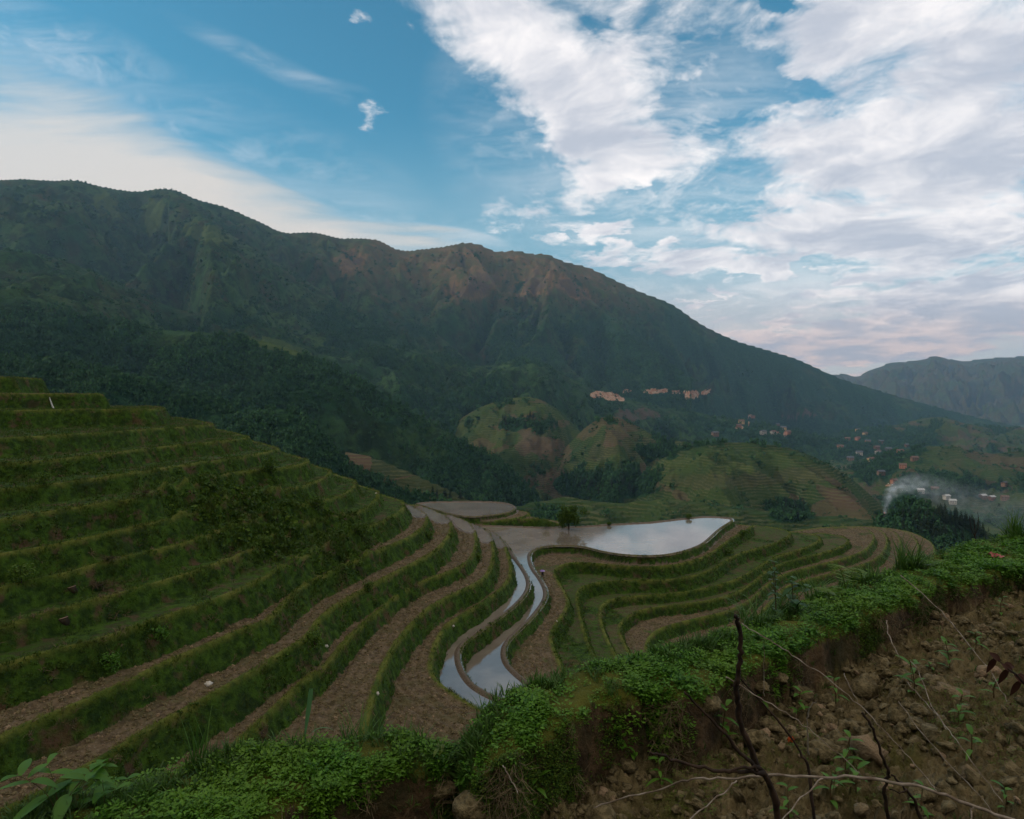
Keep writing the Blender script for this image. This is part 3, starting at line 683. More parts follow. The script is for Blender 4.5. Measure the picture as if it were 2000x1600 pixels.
FOR = np.where(is_('right', 'right2'), .35 + 1.1 * nA, FOR)
FOR = np.where(is_('knoll'), .55 + .6 * nA, FOR); TE = np.where(is_('knoll'), .5, TE)
BR = np.where(is_('f1', 'f2', 'g', 'base', 'right2', 'right'), .02 + .9 * nB + .4 * nA, BR)
GS = np.where(is_('f1', 'f2', 'g', 'base'), .45 - .6 * nB, GS)
# land use, clearings and painted sunlight on the spurs, each at its own place on its own slope
def patch(arr, names, u, v, ru, rv, val, rot=0.0, soft=.35, nz_=1.0):
    c, s_ = math.cos(math.radians(rot)), math.sin(math.radians(rot))
    du = FU - u; dv = VF - v
    a = (du * c + dv * s_) / ru; b_ = (-du * s_ + dv * c) / rv
    r = np.sqrt(a * a + b_ * b_) + (.55 * nB + .4 * nC) * nz_
    k_ = 1 - smooth(r, 1 - soft, 1 + soft)
    if names: k_ = k_ * is_(*names)
    return arr * (1 - k_) + val * k_
for (u, v, ru, rv, rt) in [(800,930,130,22,24),(730,900,50,14,20),(880,968,50,16,20)]:
    FOR = patch(FOR, ('e',), u, v, ru, rv, 0, rt); BR = patch(BR, ('e',), u, v, ru, rv, .8, rt); TE = patch(TE, ('e',), u, v, ru, rv, 1, rt)
BR = np.where(is_('ledge'), .75, BR); TE = np.where(is_('ledge'), 1, TE); FOR = np.where(is_('ledge'), 0, FOR)
for (u, v, ru, rv, rt) in [(1010,805,90,30,0),(1060,870,80,40,0),(1190,870,110,45,0),(1120,920,70,30,0),(1330,930,90,40,0),(1500,900,120,25,0),(1450,985,160,30,0)]:
    FOR = patch(FOR, ('f1','f2','g','base','mid'), u, v, ru, rv, -.1, rt)
for (u, v, ru, rv) in [(1060,870,50,26),(1240,810,60,12),(1420,940,60,16),(1330,935,50,14),(1380,945,60,12),(1570,930,70,18),(1660,985,50,18),(1180,880,40,18),(1560,820,50,18),(1870,915,50,18)]:
    BR = patch(BR, None, u, v, ru, rv, .60); FOR = patch(FOR, None, u, v, ru, rv, 0)
for (u, v, ru, rv) in [(1010,828,36,11),(1300,840,22,22),(1210,945,90,24),(1280,880,40,14),(1540,1000,50,22),(1530,830,120,14),(1650,850,110,24),(1700,880,90,22),(1850,945,80,22),(1120,945,40,16)]:
    FOR = patch(FOR, ('mid','f1','f2','g','base','right','right2','main'), u, v, ru, rv, 1.0)
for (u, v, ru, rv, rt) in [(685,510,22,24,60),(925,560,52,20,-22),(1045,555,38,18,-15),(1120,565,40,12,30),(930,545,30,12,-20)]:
    DRY_LIT = patch(DRY_LIT, ('main',), u, v, ru, rv, 1.7, rt); FOR = patch(FOR, ('main',), u, v, ru, rv, 0, rt); BR = patch(BR, ('main',), u, v, ru, rv, .55, rt)  # warm sun on the mountain spurs, painted in as dry brown
for (u, v, ru, rv, rt) in [(400,455,60,16,15),(300,420,16,40,0),(210,400,30,20,30),(520,670,70,10,15),(560,680,50,8,20)]:
    GS = patch(GS, ('main','d'), u, v, ru, rv, .95, rt); FOR = patch(FOR, ('main','d'), u, v, ru, rv, 0, rt)
for (u, v, ru, rv, rt) in [(1166,772,14,6,0),(1192,775,20,7,6),(1212,780,8,3,10),(1225,764,10,3,0),(1275,764,18,4,0),(1298,763,10,4,0),(1318,766,10,3,0),(1352,771,16,7,-18),(1378,765,12,4,-25),(1335,768,10,2,0)]:
    SC = patch(SC, None, u, v, ru * .95, rv * 1.15, 1.0, rt, .3, .45)
for (u, v, ru, rv, rt) in [(1466,813,12,4,-10),(1445,835,12,4,0),(1462,826,4,6,0),(1536,848,9,7,0),(1520,845,8,3,0),(1735,948,10,3,0)]:
    SC = patch(SC, None, u, v, ru * .7, rv * .9, .75, rt, .3, .45)
cov_ = np.stack([FOR, BR, TE], -1).reshape(-1, 3); ton_ = np.stack([DRY_LIT, SC, GS], -1).reshape(-1, 3)
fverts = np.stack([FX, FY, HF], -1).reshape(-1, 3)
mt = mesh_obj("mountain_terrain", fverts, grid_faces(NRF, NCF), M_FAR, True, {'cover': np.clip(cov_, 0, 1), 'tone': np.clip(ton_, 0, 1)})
tag(mt, kind='structure', label="long green mountain ridge with terraced foothills and far hills")

def far_hit(u, v, ymin=0, ymax=1e9):
    c = int(np.clip(round((u - UF[0]) / (UF[1] - UF[0])), 0, NCF - 1))
    ok = (VF[:, c] <= v) & (YF > ymin) & (YF < ymax)
    hit = np.where(ok)[0]
    if len(hit) == 0: return None
    r = hit[0]; return (FX[r, c], FY[r, c], HF[r, c])
vis_run = np.minimum.accumulate(VF, axis=0)
FVIS = VF <= vis_run + 3

# outer ground to the horizon, far below
gp = 9400.0 * 1.0
gnd = mesh_obj("ground", [(-gp, -gp, -420), (gp, -gp, -420), (gp, gp, -420), (-gp, gp, -420)], [[0, 1, 2, 3]], M_FAR, False)
tag(gnd, kind='structure', label="valley floor reaching the horizon")
# ====== PART2

# ================================================================== our own bank and field, close to the viewer
NCN = 1150; UN = np.linspace(-760, 2760, NCN)
YN = np.exp(np.arange(math.log(0.85), math.log(14.0), 0.0036)); NRN = len(YN)
SN = (UN - 1000) / F
NX = YN[:, None] * SN[None, :]; NY = np.repeat(YN[:, None], NCN, 1); NU = np.repeat(UN[None, :], NRN, 0)
zt, yf, yn = ybank(UN)
zt, yf, yn = [np.repeat(a[None, :], NRN, 0) for a in (zt, yf, yn)]
zs = np.repeat(curve(Z_SOIL, UN)[None, :], NRN, 0)
edge = fbm(NX * 1.4, NY * 1.4, 4, 901) * .09 + fbm(NX * 6, NY * 6, 3, 902) * .025
edge_f = fbm(NX * 1.7, NY * 1.7, 3, 905) * .03
yn_ = yn + edge; yf_ = yf + edge_f
billow = lambda f, o, sd: np.abs(fbm(NX * f + 40, NY * f, o, sd))
patchy = smooth(fbm(NX * .9, NY * .9, 2, 915), -.5, .5) * .6 + .55
soil = zs + (billow(2.4, 2, 910) * .075 + billow(6.5, 3, 911) * .075 * patchy + billow(17, 3, 912) * .050 * (patchy + .2) + billow(42, 2, 913) * .014) - .07
top = zt + fbm(NX * 2, NY * 2, 4, 920) * .030 + fbm(NX * 9, NY * 9, 3, 921) * .010
rnd = .06 * np.exp(-np.maximum(NY - yn_, 0) / .08)
facez = zt - .05 - 3.6 * (yn_ - NY) + fbm(NX * 7, NY * 7, 4, 930) * .05 + fbm(NX * 2.2, NY * 9, 3, 931) * .04
farz = zt - .03 - .95 * (NY - yf_) + fbm(NX * 1.5, NY * 1.5, 4, 940) * .10 * smooth(NY - yf_, .1, .8)
HN = np.where(NY > yf_, farz, np.where(NY > yn_, top - rnd, np.maximum(soil, facez)))
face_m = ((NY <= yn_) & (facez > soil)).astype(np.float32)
top_m = ((NY > yn_)).astype(np.float32) * np.where(NY > yf_, .8, 1.0)
nverts = np.stack([NX, NY, HN], -1).reshape(-1, 3)
near = mesh_obj("field_soil", nverts, grid_faces(NRN, NCN), M_SOIL, True, {'cover': np.stack([face_m, top_m, 0 * top_m], -1).reshape(-1, 3).astype(np.float32)})
tag(near, kind='structure', label="tilled brown field and its raised earth bank at the viewer's feet")
back_ = mesh_obj("field_soil", [(-9, -6, -2.2), (9, -6, -2.2), (9, .9, -2.15), (-9, .9, -2.15)], [[0, 1, 2, 3]], M_SOIL, False)
tag(back_, kind='structure', label="tilled brown field under the viewer")
VN = HZ - HN * F / NY
hx_, hy_ = np.meshgrid(np.linspace(-800, 420, 200), np.concatenate([np.linspace(-560, -5, 110), np.linspace(0, 140, 30)]))  # added hill out of view, shaped to shade the near terraces from the sun
rise = 150 * smooth(-hy_, 0, 260) * smooth(hx_, 330, -20) + 60 * smooth(-hy_, 0, 500)
rise = np.maximum(rise, 185 * smooth(-hx_ - 1.15 * np.maximum(hy_, 0), 95, 330)) - 60 * smooth(hy_, -5, 0) * smooth(hx_, -110, -80)
hz0 = -2.3 + rise + fbm(hx_ * .02, hy_ * .02, 5, 1200) * 7 * smooth(-hy_, 8, 60)
hz0 = hz0 - 160 * smooth(hx_, 60, 420) * smooth(-hy_, 5, 60) * .6
hill = mesh_obj("shade_hill", np.stack([hx_, hy_, hz0], -1).reshape(-1, 3), grid_faces(140, 200), M_FAR, True, {'cover': np.tile(np.array([[.5, .2, .4]], np.float32), (hx_.size, 1)), 'tone': np.tile(np.array([[.2, 0, .4]], np.float32), (hx_.size, 1))})
tag(hill, kind='structure', label="unseen green hill added behind and left of the viewer to shade the terraces")
def near_hit(u, v):
    c = int(np.clip(round((u - UN[0]) / (UN[1] - UN[0])), 0, NCN - 1))
    hit = np.where(VN[:, c] <= v)[0]
    if len(hit) == 0: return None
    r = hit[0]; return np.array((NX[r, c], NY[r, c], HN[r, c]))
def at(u, v, y): return np.array(((u - 1000) / F * y, y, (HZ - v) / F * y))

# ------------------------------------------------------------------ scattering of small pieces into one mesh
def rotmats(n, tilt=0.3, rng=RNG, normals=None):
    a = rng.uniform(0, 2 * np.pi, n); t = rng.normal(0, tilt, n); b_ = rng.uniform(0, 2 * np.pi, n)
    ca, sa = np.cos(a), np.sin(a)
    Rz = np.zeros((n, 3, 3)); Rz[:, 0, 0] = ca; Rz[:, 0, 1] = -sa; Rz[:, 1, 0] = sa; Rz[:, 1, 1] = ca; Rz[:, 2, 2] = 1
    ax = np.stack([np.cos(b_), np.sin(b_), 0 * b_], -1); c, s_ = np.cos(t), np.sin(t)
    K = np.zeros((n, 3, 3)); K[:, 0, 2] = ax[:, 1]; K[:, 1, 2] = -ax[:, 0]; K[:, 2, 0] = -ax[:, 1]; K[:, 2, 1] = ax[:, 0]
    R = np.eye(3) + s_[:, None, None] * K + (1 - c)[:, None, None] * (K @ K)
    return R @ Rz
def scatter(name, temps, pos, R, sc, mat, shade=False):
    V_, F_ = [], []; off = 0
    pick = RNG.integers(0, len(temps), len(pos))
    for i, (tv, tf) in enumerate(temps):
        m = pick == i; n = m.sum()
        if not n: continue
        s_ = sc[m]; s_ = s_[:, None, None] if s_.ndim == 1 else s_[:, None, :]
        v = np.einsum('nij,nkj->nki', R[m], tv[None] * s_) + pos[m][:, None, :]
        f = tf[None] + (np.arange(n) * len(tv))[:, None, None] + off
        V_.append(v.reshape(-1, 3)); F_.append(f.reshape(-1, 4)); off += n * len(tv)
    return mesh_obj(name, np.vstack(V_), np.vstack(F_), mat, shade)
def leaf_quad(base, d, up, L, Wd, fold=.15):
    d = np.array(d, float); d /= np.linalg.norm(d); up = np.array(up, float)
    s_ = np.cross(d, up); s_ /= (np.linalg.norm(s_) + 1e-9); b = np.array(base, float)
    return [b, b + d * L * .45 + s_ * Wd / 2, b + d * L - up * L * fold, b + d * L * .45 - s_ * Wd / 2]
def template(n, fn):
    vs, fs = [], []
    for i in range(n):
        q4 = fn(i); fs.append([len(vs) + j for j in range(4)]); vs += q4
    return np.array(vs), np.array(fs)
def sprig(seed):                  # low creeping plant
    r = random.Random(seed)
    def f(i):
        a = r.uniform(0, 6.28); h = r.uniform(0, 1.3); o = r.uniform(0, 1.1)
        b = (math.cos(a) * o, math.sin(a) * o, h); a2 = a + r.uniform(-1, 1); e = r.uniform(-.1, .8)
        return leaf_quad(b, (math.cos(a2), math.sin(a2), e), (0, 0, 1), r.uniform(.6, 1.1), r.uniform(.35, .6), .2)
    return template(9, f)
def tuft(seed, n=7, spread=.55, w_=.05, droop=.25):
    r = random.Random(seed); vs, fs = [], []
    for i in range(n):
        a = r.uniform(0, 6.28); e = r.uniform(.1, spread); L = r.uniform(.6, 1.1)
        d = np.array((math.cos(a) * e, math.sin(a) * e, 1.0)); d /= np.linalg.norm(d)
        b = np.array((math.cos(a) * .08, math.sin(a) * .08, 0)); s_ = np.array((-math.sin(a), math.cos(a), 0)) * w_
        mid = b + d * L * .55; tip = b + d * L + np.array((math.cos(a), math.sin(a), -1)) * droop * L * e
        k = len(vs); vs += [b - s_ * .7, b + s_ * .7, mid + s_, mid - s_, tip + s_ * .12, tip - s_ * .12]
        fs += [[k, k + 1, k + 2, k + 3], [k + 3, k + 2, k + 4, k + 5]]
    return np.array(vs), np.array(fs)
def clump(seed, n=26, lx=1.0, lz=1.0, leaf=.42, z0=0.0):
    r = random.Random(seed)
    def f(i):
        while True:
            p = np.array([r.uniform(-1, 1) for _ in range(3)])
            if .15 < np.linalg.norm(p) < 1: break
        d = np.array([r.gauss(0, 1) for _ in range(3)]); d /= np.linalg.norm(d); up = p / np.linalg.norm(p) + np.array([r.gauss(0, .4) for _ in range(3)])
        b = p * np.array((lx, lx, lz)) + np.array((0, 0, z0 + lz)); L = leaf * r.uniform(.6, 1.4)
        return leaf_quad(b - d * L / 2, d, up / np.linalg.norm(up), L, L * .8, .25)
    return template(n, f)
def spire(seed, n=34):            # conifer crown, base at 0, height 1
    r = random.Random(seed)
    def f(i):
        t = (i / n) ** .8 * .93; a = r.uniform(0, 6.28); rad = .20 * (1 - t) + .012; h = .12 + t * .86
        d = (math.cos(a), math.sin(a), -.25 + r.uniform(-.15, .15))
        return leaf_quad((0, 0, h), d, (0, 0, 1), rad * r.uniform(.8, 1.3), rad * .9, .25)
    return template(n, f)
def sample(GXa, GYa, Ha, wgt, n, rng=RNG):
    """points on a height grid, weighted by true cell area"""
    dx = np.abs(np.gradient(GXa, axis=1)); dy = np.abs(np.gradient(GYa, axis=0))
    sy = np.gradient(Ha, axis=0) / dy; sx = np.gradient(Ha, axis=1) / dx
    wgt = wgt * dx * dy * np.sqrt(1 + sx * sx + sy * sy)
    cs = np.cumsum(wgt.ravel()); i = np.searchsorted(cs, rng.uniform(0, cs[-1], n)); i = np.clip(i, 0, wgt.size - 1)
    p = np.stack([GXa.ravel()[i], GYa.ravel()[i], Ha.ravel()[i]], -1)
    p[:, 0] += rng.uniform(-.5, .5, n) * dx.ravel()[i]; j = rng.uniform(-.5, .5, n) * dy.ravel()[i]
    p[:, 1] += j; p[:, 2] += j * np.clip(sy.ravel()[i], -4, 4)
    return p, i

# ------------------------------------------------------------------ stuff nobody could count
# creeping green on the bank
mk = np.where((NY > yn_ - .005 - .07 * smooth(fbm(NX * 1.6, NY * 1.6, 2, 955), .1, .5)) & (NY < yf_ + .30), 1.0, 0.0)
bare = smooth(fbm(NX * 2.1, NY * 2.1, 4, 950), .0, .35)
mk = mk * (1 - .95 * bare) * (.15 + smooth(fbm(NX * 6, NY * 6, 3, 956), -.25, .35)) * (NU > -150) * (NU < 2250)
mk = np.where((NU > 880) & (NU < 935), mk * .3, mk)
p, i_ = sample(NX, NY, HN, mk / np.maximum(NY, 1.5) ** .8, 56000)
sc = RNG.gamma(5, .0024, len(p)).clip(.005, .024) * (1 + .10 * p[:, 1])
o = scatter("ground_cover", [sprig(k) for k in range(5)], p, rotmats(len(p), .35), sc, M_COVER)
tag(o, kind='stuff', label="creeping bright green ground cover along the top of the near bank")
# short grass mixed in, longer on the outer edge
mk2 = .45 * np.exp(-((NY - yf_) / .16) ** 2) * (.3 + 2.4 * smooth(fbm(NX * 1.3, NY * 1.3, 3, 960), 0, .6)) + .45 * (top_m > 0) * (NY < yf_ + .5) * smooth(fbm(NX * 1.9, NY * 1.9, 3, 962), .1, .5) + .05 * face_m + .02 * (NY < yn_) * smooth(fbm(NX * .8, NY * .8, 3, 961), .1, .5)
mk2 *= (NU > -200) * (NU < 2250)
p, i_ = sample(NX, NY, HN, mk2 / np.maximum(NY, 1.5), 6500)
sc = RNG.uniform(.035, .10, len(p)) * np.where(np.abs(p[:, 1] - yf_.ravel()[i_]) < .25, 1.0, .7)
o = scatter("grass", [tuft(k, 8, .7, .035) for k in range(5)], p, rotmats(len(p), .25), sc, M_GRASS)
tag(o, kind='stuff', label="thin green grass growing along the outer edge of the near bank")
# hanging roots and dead stalks on the dark earth face
p, i_ = sample(NX, NY, HN, face_m * (NU > 500) * (NU < 2200) * smooth(fbm(NX * 3, NY * 3, 3, 970), .0, .5), 900)
Rr = rotmats(len(p), .9); Rr[:, :, 2] *= -1
p[:, 1] -= .02
o = scatter("dead_roots", [tuft(k, 4, 1.1, .010, .3) for k in range(6)], p + np.array((0, -.02, .03)), Rr, RNG.uniform(.04, .13, len(p)), M_DRY)
tag(o, kind='stuff', label="dry roots and dead stalks hanging down the dark face of the bank")
p, i_ = sample(NX, NY, HN, face_m * (NU > 300) * (NU < 2200) * smooth(fbm(NX * 1.2, NY * 1.2, 3, 975), .0, .4), 6500)
o = scatter("moss", [sprig(k + 20) for k in range(4)], p, rotmats(len(p), .8), RNG.uniform(.010, .018, len(p)), M_BUSH)
tag(o, kind='stuff', label="dark green moss and small leaves clinging to the bank's shaded face")
# loose clods
def rock(seed, sub=1):
    r = np.random.default_rng(seed); n1, n2 = 6, 8
    vs = []
    for a in range(n1 + 1):
        th = math.pi * a / n1
        for b_ in range(n2):
            ph = 2 * math.pi * b_ / n2; rad = 1 + (r.normal(0, .24) if 0 < a < n1 else 0)
            vs.append((math.sin(th) * math.cos(ph) * rad, math.sin(th) * math.sin(ph) * rad, math.cos(th) * rad * .75))
    fs = [[(a + 1) * n2 + b_, (a + 1) * n2 + (b_ + 1) % n2, a * n2 + (b_ + 1) % n2, a * n2 + b_] for a in range(n1) for b_ in range(n2)]
    return np.array(vs), np.array(fs)
M_CLOD, n_, b_, _o = new_mat("clod_earth")
co_ = n_.new('ShaderNodeTexCoord').outputs['Object']; ge_ = n_.new('ShaderNodeNewGeometry')
c_ = n_.mix(n_.ramp(n_.noise(co_, 30, 6), .35, .65), (.088, .070, .033), (.215, .172, .092))
c_ = n_.mix(n_.ramp(ge_.outputs['Random Per Island'], .85, 1.0), c_, (.30, .215, .135))
n_.put(b_.inputs['Base Color'], c_); n_.put(b_.inputs['Normal'], bump(n_, n_.noise(co_, 60, 6), .02))
p, i_ = sample(NX, NY, HN, (NY < yn_ - .02) * (face_m < .5) * (NU > 600) * (NU < 2300) * (.3 + smooth(fbm(NX * 1.5, NY * 1.5, 3, 980), -.2, .5)), 6500)
sz = RNG.gamma(1.1, .013, len(p)).clip(.004, .075)
o = scatter("soil_clods", [rock(k) for k in range(8)], p + np.array((0, 0, .0)), rotmats(len(p), .8), np.stack([sz * RNG.uniform(.7, 1.4, len(p)), sz, sz * RNG.uniform(.6, 1.1, len(p))], -1), M_CLOD, True)
tag(o, kind='stuff', label="loose lumps of brown earth strewn over the tilled field")

# weeds and litter over the field
fm = (NY < yn_ - .03) * (face_m < .5) * (NU > 500) * (NU < 2250)
p, i_ = sample(NX, NY, HN, fm * smooth(fbm(NX * 1.3, NY * 1.3, 4, 1500), .0, .5) / np.maximum(NY, 1.5), 8000)
o = scatter("small_weeds", [sprig(k + 60) for k in range(4)], p, rotmats(len(p), .4), RNG.uniform(.006, .016, len(p)), M_MOSSY)
tag(o, kind='stuff', label="tiny weeds spreading over the tilled field")
p, i_ = sample(NX, NY, HN, fm * (.2 + smooth(fbm(NX * 1.1, NY * 1.1, 3, 1501), -.1, .5)) / np.maximum(NY, 1.5), 2600)
o = scatter("dry_litter", [tuft(k + 170, 3, 1.6, .012, .3) for k in range(6)], p, rotmats(len(p), 1.2), RNG.uniform(.03, .10, len(p)), M_DRY)
tag(o, kind='stuff', label="dry stalks and litter scattered on the tilled field")
# grass on the terrace banks
visb = (HZ - H * F / GY); vrun = np.minimum.accumulate(visb, axis=0); VIS = (visb <= vrun + 4) & (UU > -60) & (UU < 2060) & (visb < 1640)
gm = smooth(GR, .55, .9) * VIS * (WET < .3)
p, i_ = sample(GX, GY, H, gm * (.12 + smooth(fbm(GX * .5, GY * .5, 4, 985), -.15, .45)) / GY ** .5, 60000)
sc = RNG.uniform(.09, .24, len(p)) * (1 + .9 * wild.ravel()[i_])
o = scatter("grass", [tuft(k + 50, 5, .8, .05, .3) for k in range(6)], p, rotmats(len(p), .45), sc, M_RISER)
tag(o, kind='stuff', label="rough grass covering the banks between the terraces")
lipg = VIS * (LP > .45) * (.25 + smooth(fbm(GX * .35, GY * .35, 3, 996), -.3, .4)) * (WET < .3) * (LVL != 0) * (np.abs(LVL) >= 6) / GY ** .5
p, i_ = sample(GX, GY, H, lipg, 24000)
o = scatter('grass', [tuft(k + 150, 5, .9, .05, .4) for k in range(4)], p, rotmats(len(p), .4), RNG.uniform(.07, .16, len(p)), leaf_mat('lip_grass', (.10, .17, .010), (.19, .24, .022), (.18, .17, .04), .7, .3, .4))
tag(o, kind='stuff', label='light yellow green grass fringing the terrace edges')
bright = .7 * smooth(GR, .55, .9) * VIS * smooth(fbm(GX * .22, GY * .22, 4, 990), .12, .5)
bright = bright + 1.4 * VIS * wild * smooth(fbm(GX * .5, GY * .5, 3, 991), -.2, .4)
right_l = np.isin(np.abs(LVL), [CODE[k] for k in (19, 20, 21, 22)]) & (GR > .9)
bright = bright + 1.6 * right_l * VIS * smooth(H - np.floor(H), 0, .2)
p, i_ = sample(GX, GY, H, bright / GY ** .5, 9500)
o = scatter("undergrowth", [clump(k, 12, .9, .5, .55) for k in range(6)], p + np.array((0, 0, -.08)), rotmats(len(p), .3), RNG.uniform(.08, .22, len(p)) * (1 + 1.3 * wild.ravel()[i_]), M_BUSH)
tag(o, kind='stuff', label="leafy weeds and shrubs growing wild on the terrace banks")
p, i_ = sample(GX, GY, H, VIS * smooth(GR, .5, .9) * smooth(fbm(GX * .6, GY * .6, 3, 995), .25, .6) * (WET < .2), 5000)
o = scatter("dry_grass", [tuft(k + 80, 7, 1.1, .04, .6) for k in range(4)], p, rotmats(len(p), .7), RNG.uniform(.12, .35, len(p)), M_DRY)
tag(o, kind='stuff', label="dead straw coloured grass in patches on the terrace banks")
# clods on the ploughed treads
p, i_ = sample(GX, GY, H, VIS * (GR < .4) * (WET < .1) * (LVL > 0) / GY, 16000)
o = scatter("soil_clods", [rock(k + 30) for k in range(4)], p, rotmats(len(p), .8), RNG.uniform(.03, .10, len(p)), M_CLOD)
tag(o, kind='stuff', label="turned clods on the ploughed terrace treads")

# woods on the far slopes
fw = FVIS * (.35 + smooth(nC, -.4, .4)) * smooth(FOR, .30, .75) * (FOR > .3) * (UF[None, :] > -60) * (UF[None, :] < 2060)
fw = fw / (FY ** 1.55) * (FY < 2600) * is_('d','e','mid','f1','f2','g','base','right','right2','knoll','main') * (SC < .2)
p, i_ = sample(FX, FY, HF, fw, 34000)
hh = RNG.uniform(2.2, 4.6, len(p)) * np.clip((p[:, 1] / 900) ** .5, .55, 1.4)
o = scatter("forest", [clump(k + 200, 22, 1.0, 1.15, .85, -.25) for k in range(7)], p, rotmats(len(p), .1), np.stack([hh * .72, hh * .72, hh], -1), M_FOREST)
tag(o, kind='stuff', label="dark woods clothing the lower slopes across the valley")
fb_ = FVIS * is_('f1','f2','g','base','right2','right','mid','d') * (UF[None, :] > -60) * (UF[None, :] < 2060) * (FOR < .6) * smooth(nC + .6 * nB, -.15, .5) / FY ** 1.6 * (FY < 3200)
fb_ = fb_ + FVIS * is_('main') * (UF[None, :] > -60) * (UF[None, :] < 2060) * (VF > VF.min(axis=0)[None, :] + 14) * smooth(nC + .6 * nB, -.1, .5) / FY ** 1.5
p, i_ = sample(FX, FY, HF, fb_, 17000)
hh = RNG.gamma(2.0, .75, len(p)).clip(.6, 5) * np.clip(p[:, 1] / 1000, .6, 2)
o = scatter("scrub", [clump(k + 300, 12, 1.0, .8, 1.0, -.2) for k in range(5)], p, rotmats(len(p), .1), hh, M_FOREST)
tag(o, kind='stuff', label="scattered shrubs and hedges over the terraced hills")
fw2 = fw * smooth(fbm(FX * .01, FY * .01, 3, 1000), .1, .5)
p, i_ = sample(FX, FY, HF, fw2, 5000)
hh = RNG.uniform(7, 13, len(p)) * np.clip(p[:, 1] / 900, .6, 1.2)
o = scatter("conifer_wood", [spire(k + 60, 26) for k in range(5)], p + np.array((0, 0, -1)), rotmats(len(p), .03), hh, M_CONIF)
tag(o, kind='stuff', label="stands of pointed conifers mixed into the woods across the valley")

# ================================================================== things
def tube(pts, rad, ns=6, taper=None):
    pts = np.array(pts, float); n = len(pts); rad = np.broadcast_to(rad, n)
    T = np.gradient(pts, axis=0); T /= np.linalg.norm(T, axis=1)[:, None] + 1e-12
    ref = np.array((0.3, 1, .2)); vs = []
    for i in range(n):
        a = np.cross(T[i], ref); a /= np.linalg.norm(a); b_ = np.cross(T[i], a)
        for j in range(ns):
            t = 2 * math.pi * j / ns; vs.append(pts[i] + (a * math.cos(t) + b_ * math.sin(t)) * rad[i])
    fs = [[i * ns + j, i * ns + (j + 1) % ns, (i + 1) * ns + (j + 1) % ns, (i + 1) * ns + j] for i in range(n - 1) for j in range(ns)]
    vs += [pts[0], pts[-1]]; c0, c1 = len(vs) - 2, len(vs) - 1
    for j in range(0, ns, 2):
        fs.append([c0, (j + 2) % ns, j + 1, j]); fs.append([c1, (n - 1) * ns + j, (n - 1) * ns + j + 1, (n - 1) * ns + (j + 2) % ns])
    return np.array(vs), np.array(fs)
class Acc:
    def __init__(s): s.v = []; s.f = []; s.n = 0
    def add(s, v, f):
        v = np.asarray(v, float).reshape(-1, 3); s.v.append(v); s.f.append(np.asarray(f) + s.n); s.n += len(v); return s
    def box(s, c, size, rz=0):
        x, y, z = [a / 2 for a in size]; v = np.array([(-x,-y,-z),(x,-y,-z),(x,y,-z),(-x,y,-z),(-x,-y,z),(x,-y,z),(x,y,z),(-x,y,z)])
        R = np.array([[math.cos(rz), -math.sin(rz), 0], [math.sin(rz), math.cos(rz), 0], [0, 0, 1]])
        return s.add(v @ R.T + np.array(c), [[0,3,2,1],[4,5,6,7],[0,1,5,4],[1,2,6,5],[2,3,7,6],[3,0,4,7]])
    def build(s, name, mat, parent=None, shade=False):
        o = mesh_obj(name, np.vstack(s.v), np.vstack(s.f), mat, shade); 
        if parent: o.parent = parent
        return o
def smooth_path(pts, n=3): 
    p = np.array(pts, float)
    for _ in range(n - 1):
        a = p[:-1] * .75 + p[1:] * .25; b_ = p[:-1] * .25 + p[1:] * .75
        q_ = np.empty((len(a) * 2, p.shape[1])); q_[0::2] = a; q_[1::2] = b_; p = np.vstack([p[:1], q_, p[-1:]])
    return p
def leafblade(acc, base, d, up, L, Wd, bend=.3, n=6, fold=.12):      # a proper leaf: two rows either side of the midrib
    d = np.array(d, float); d /= np.linalg.norm(d); up = np.array(up, float); s_ = np.cross(d, up); s_ /= np.linalg.norm(s_) + 1e-9
    up = np.cross(s_, d); vs = []
    for i in range(n + 1):
        t = i / n; wd = Wd * .5 * math.sin(math.pi * min(1, t * .93 + .05)) ** .8 * (1 - .25 * t)
        c = np.array(base) + d * L * t - np.array((0, 0, 1)) * bend * L * t * t
        vs += [c - s_ * wd + up * wd * fold * 2, c, c + s_ * wd + up * wd * fold * 2]
    fs = []
    for i in range(n):
        a = i * 3; fs += [[a, a + 1, a + 4, a + 3], [a + 1, a + 2, a + 5, a + 4]]
    acc.add(vs, fs)
def grassblade(acc, base, az, lean, L, Wd, droop, n=7):
    vs = []; s_ = np.array((-math.sin(az), math.cos(az), 0)); h = np.array((math.cos(az), math.sin(az), 0)); p = np.array(base, float); ang = lean
    for i in range(n + 1):
        t = i / n; wd = Wd * .5 * (1 - t ** 2.2) + .0004
        vs += [p - s_ * wd, p + s_ * wd]; p = p + (h * math.sin(ang) + np.array((0, 0, 1)) * math.cos(ang)) * L / n; ang += droop / n
    acc.add(vs, [[2 * i, 2 * i + 1, 2 * i + 3, 2 * i + 2] for i in range(n)])

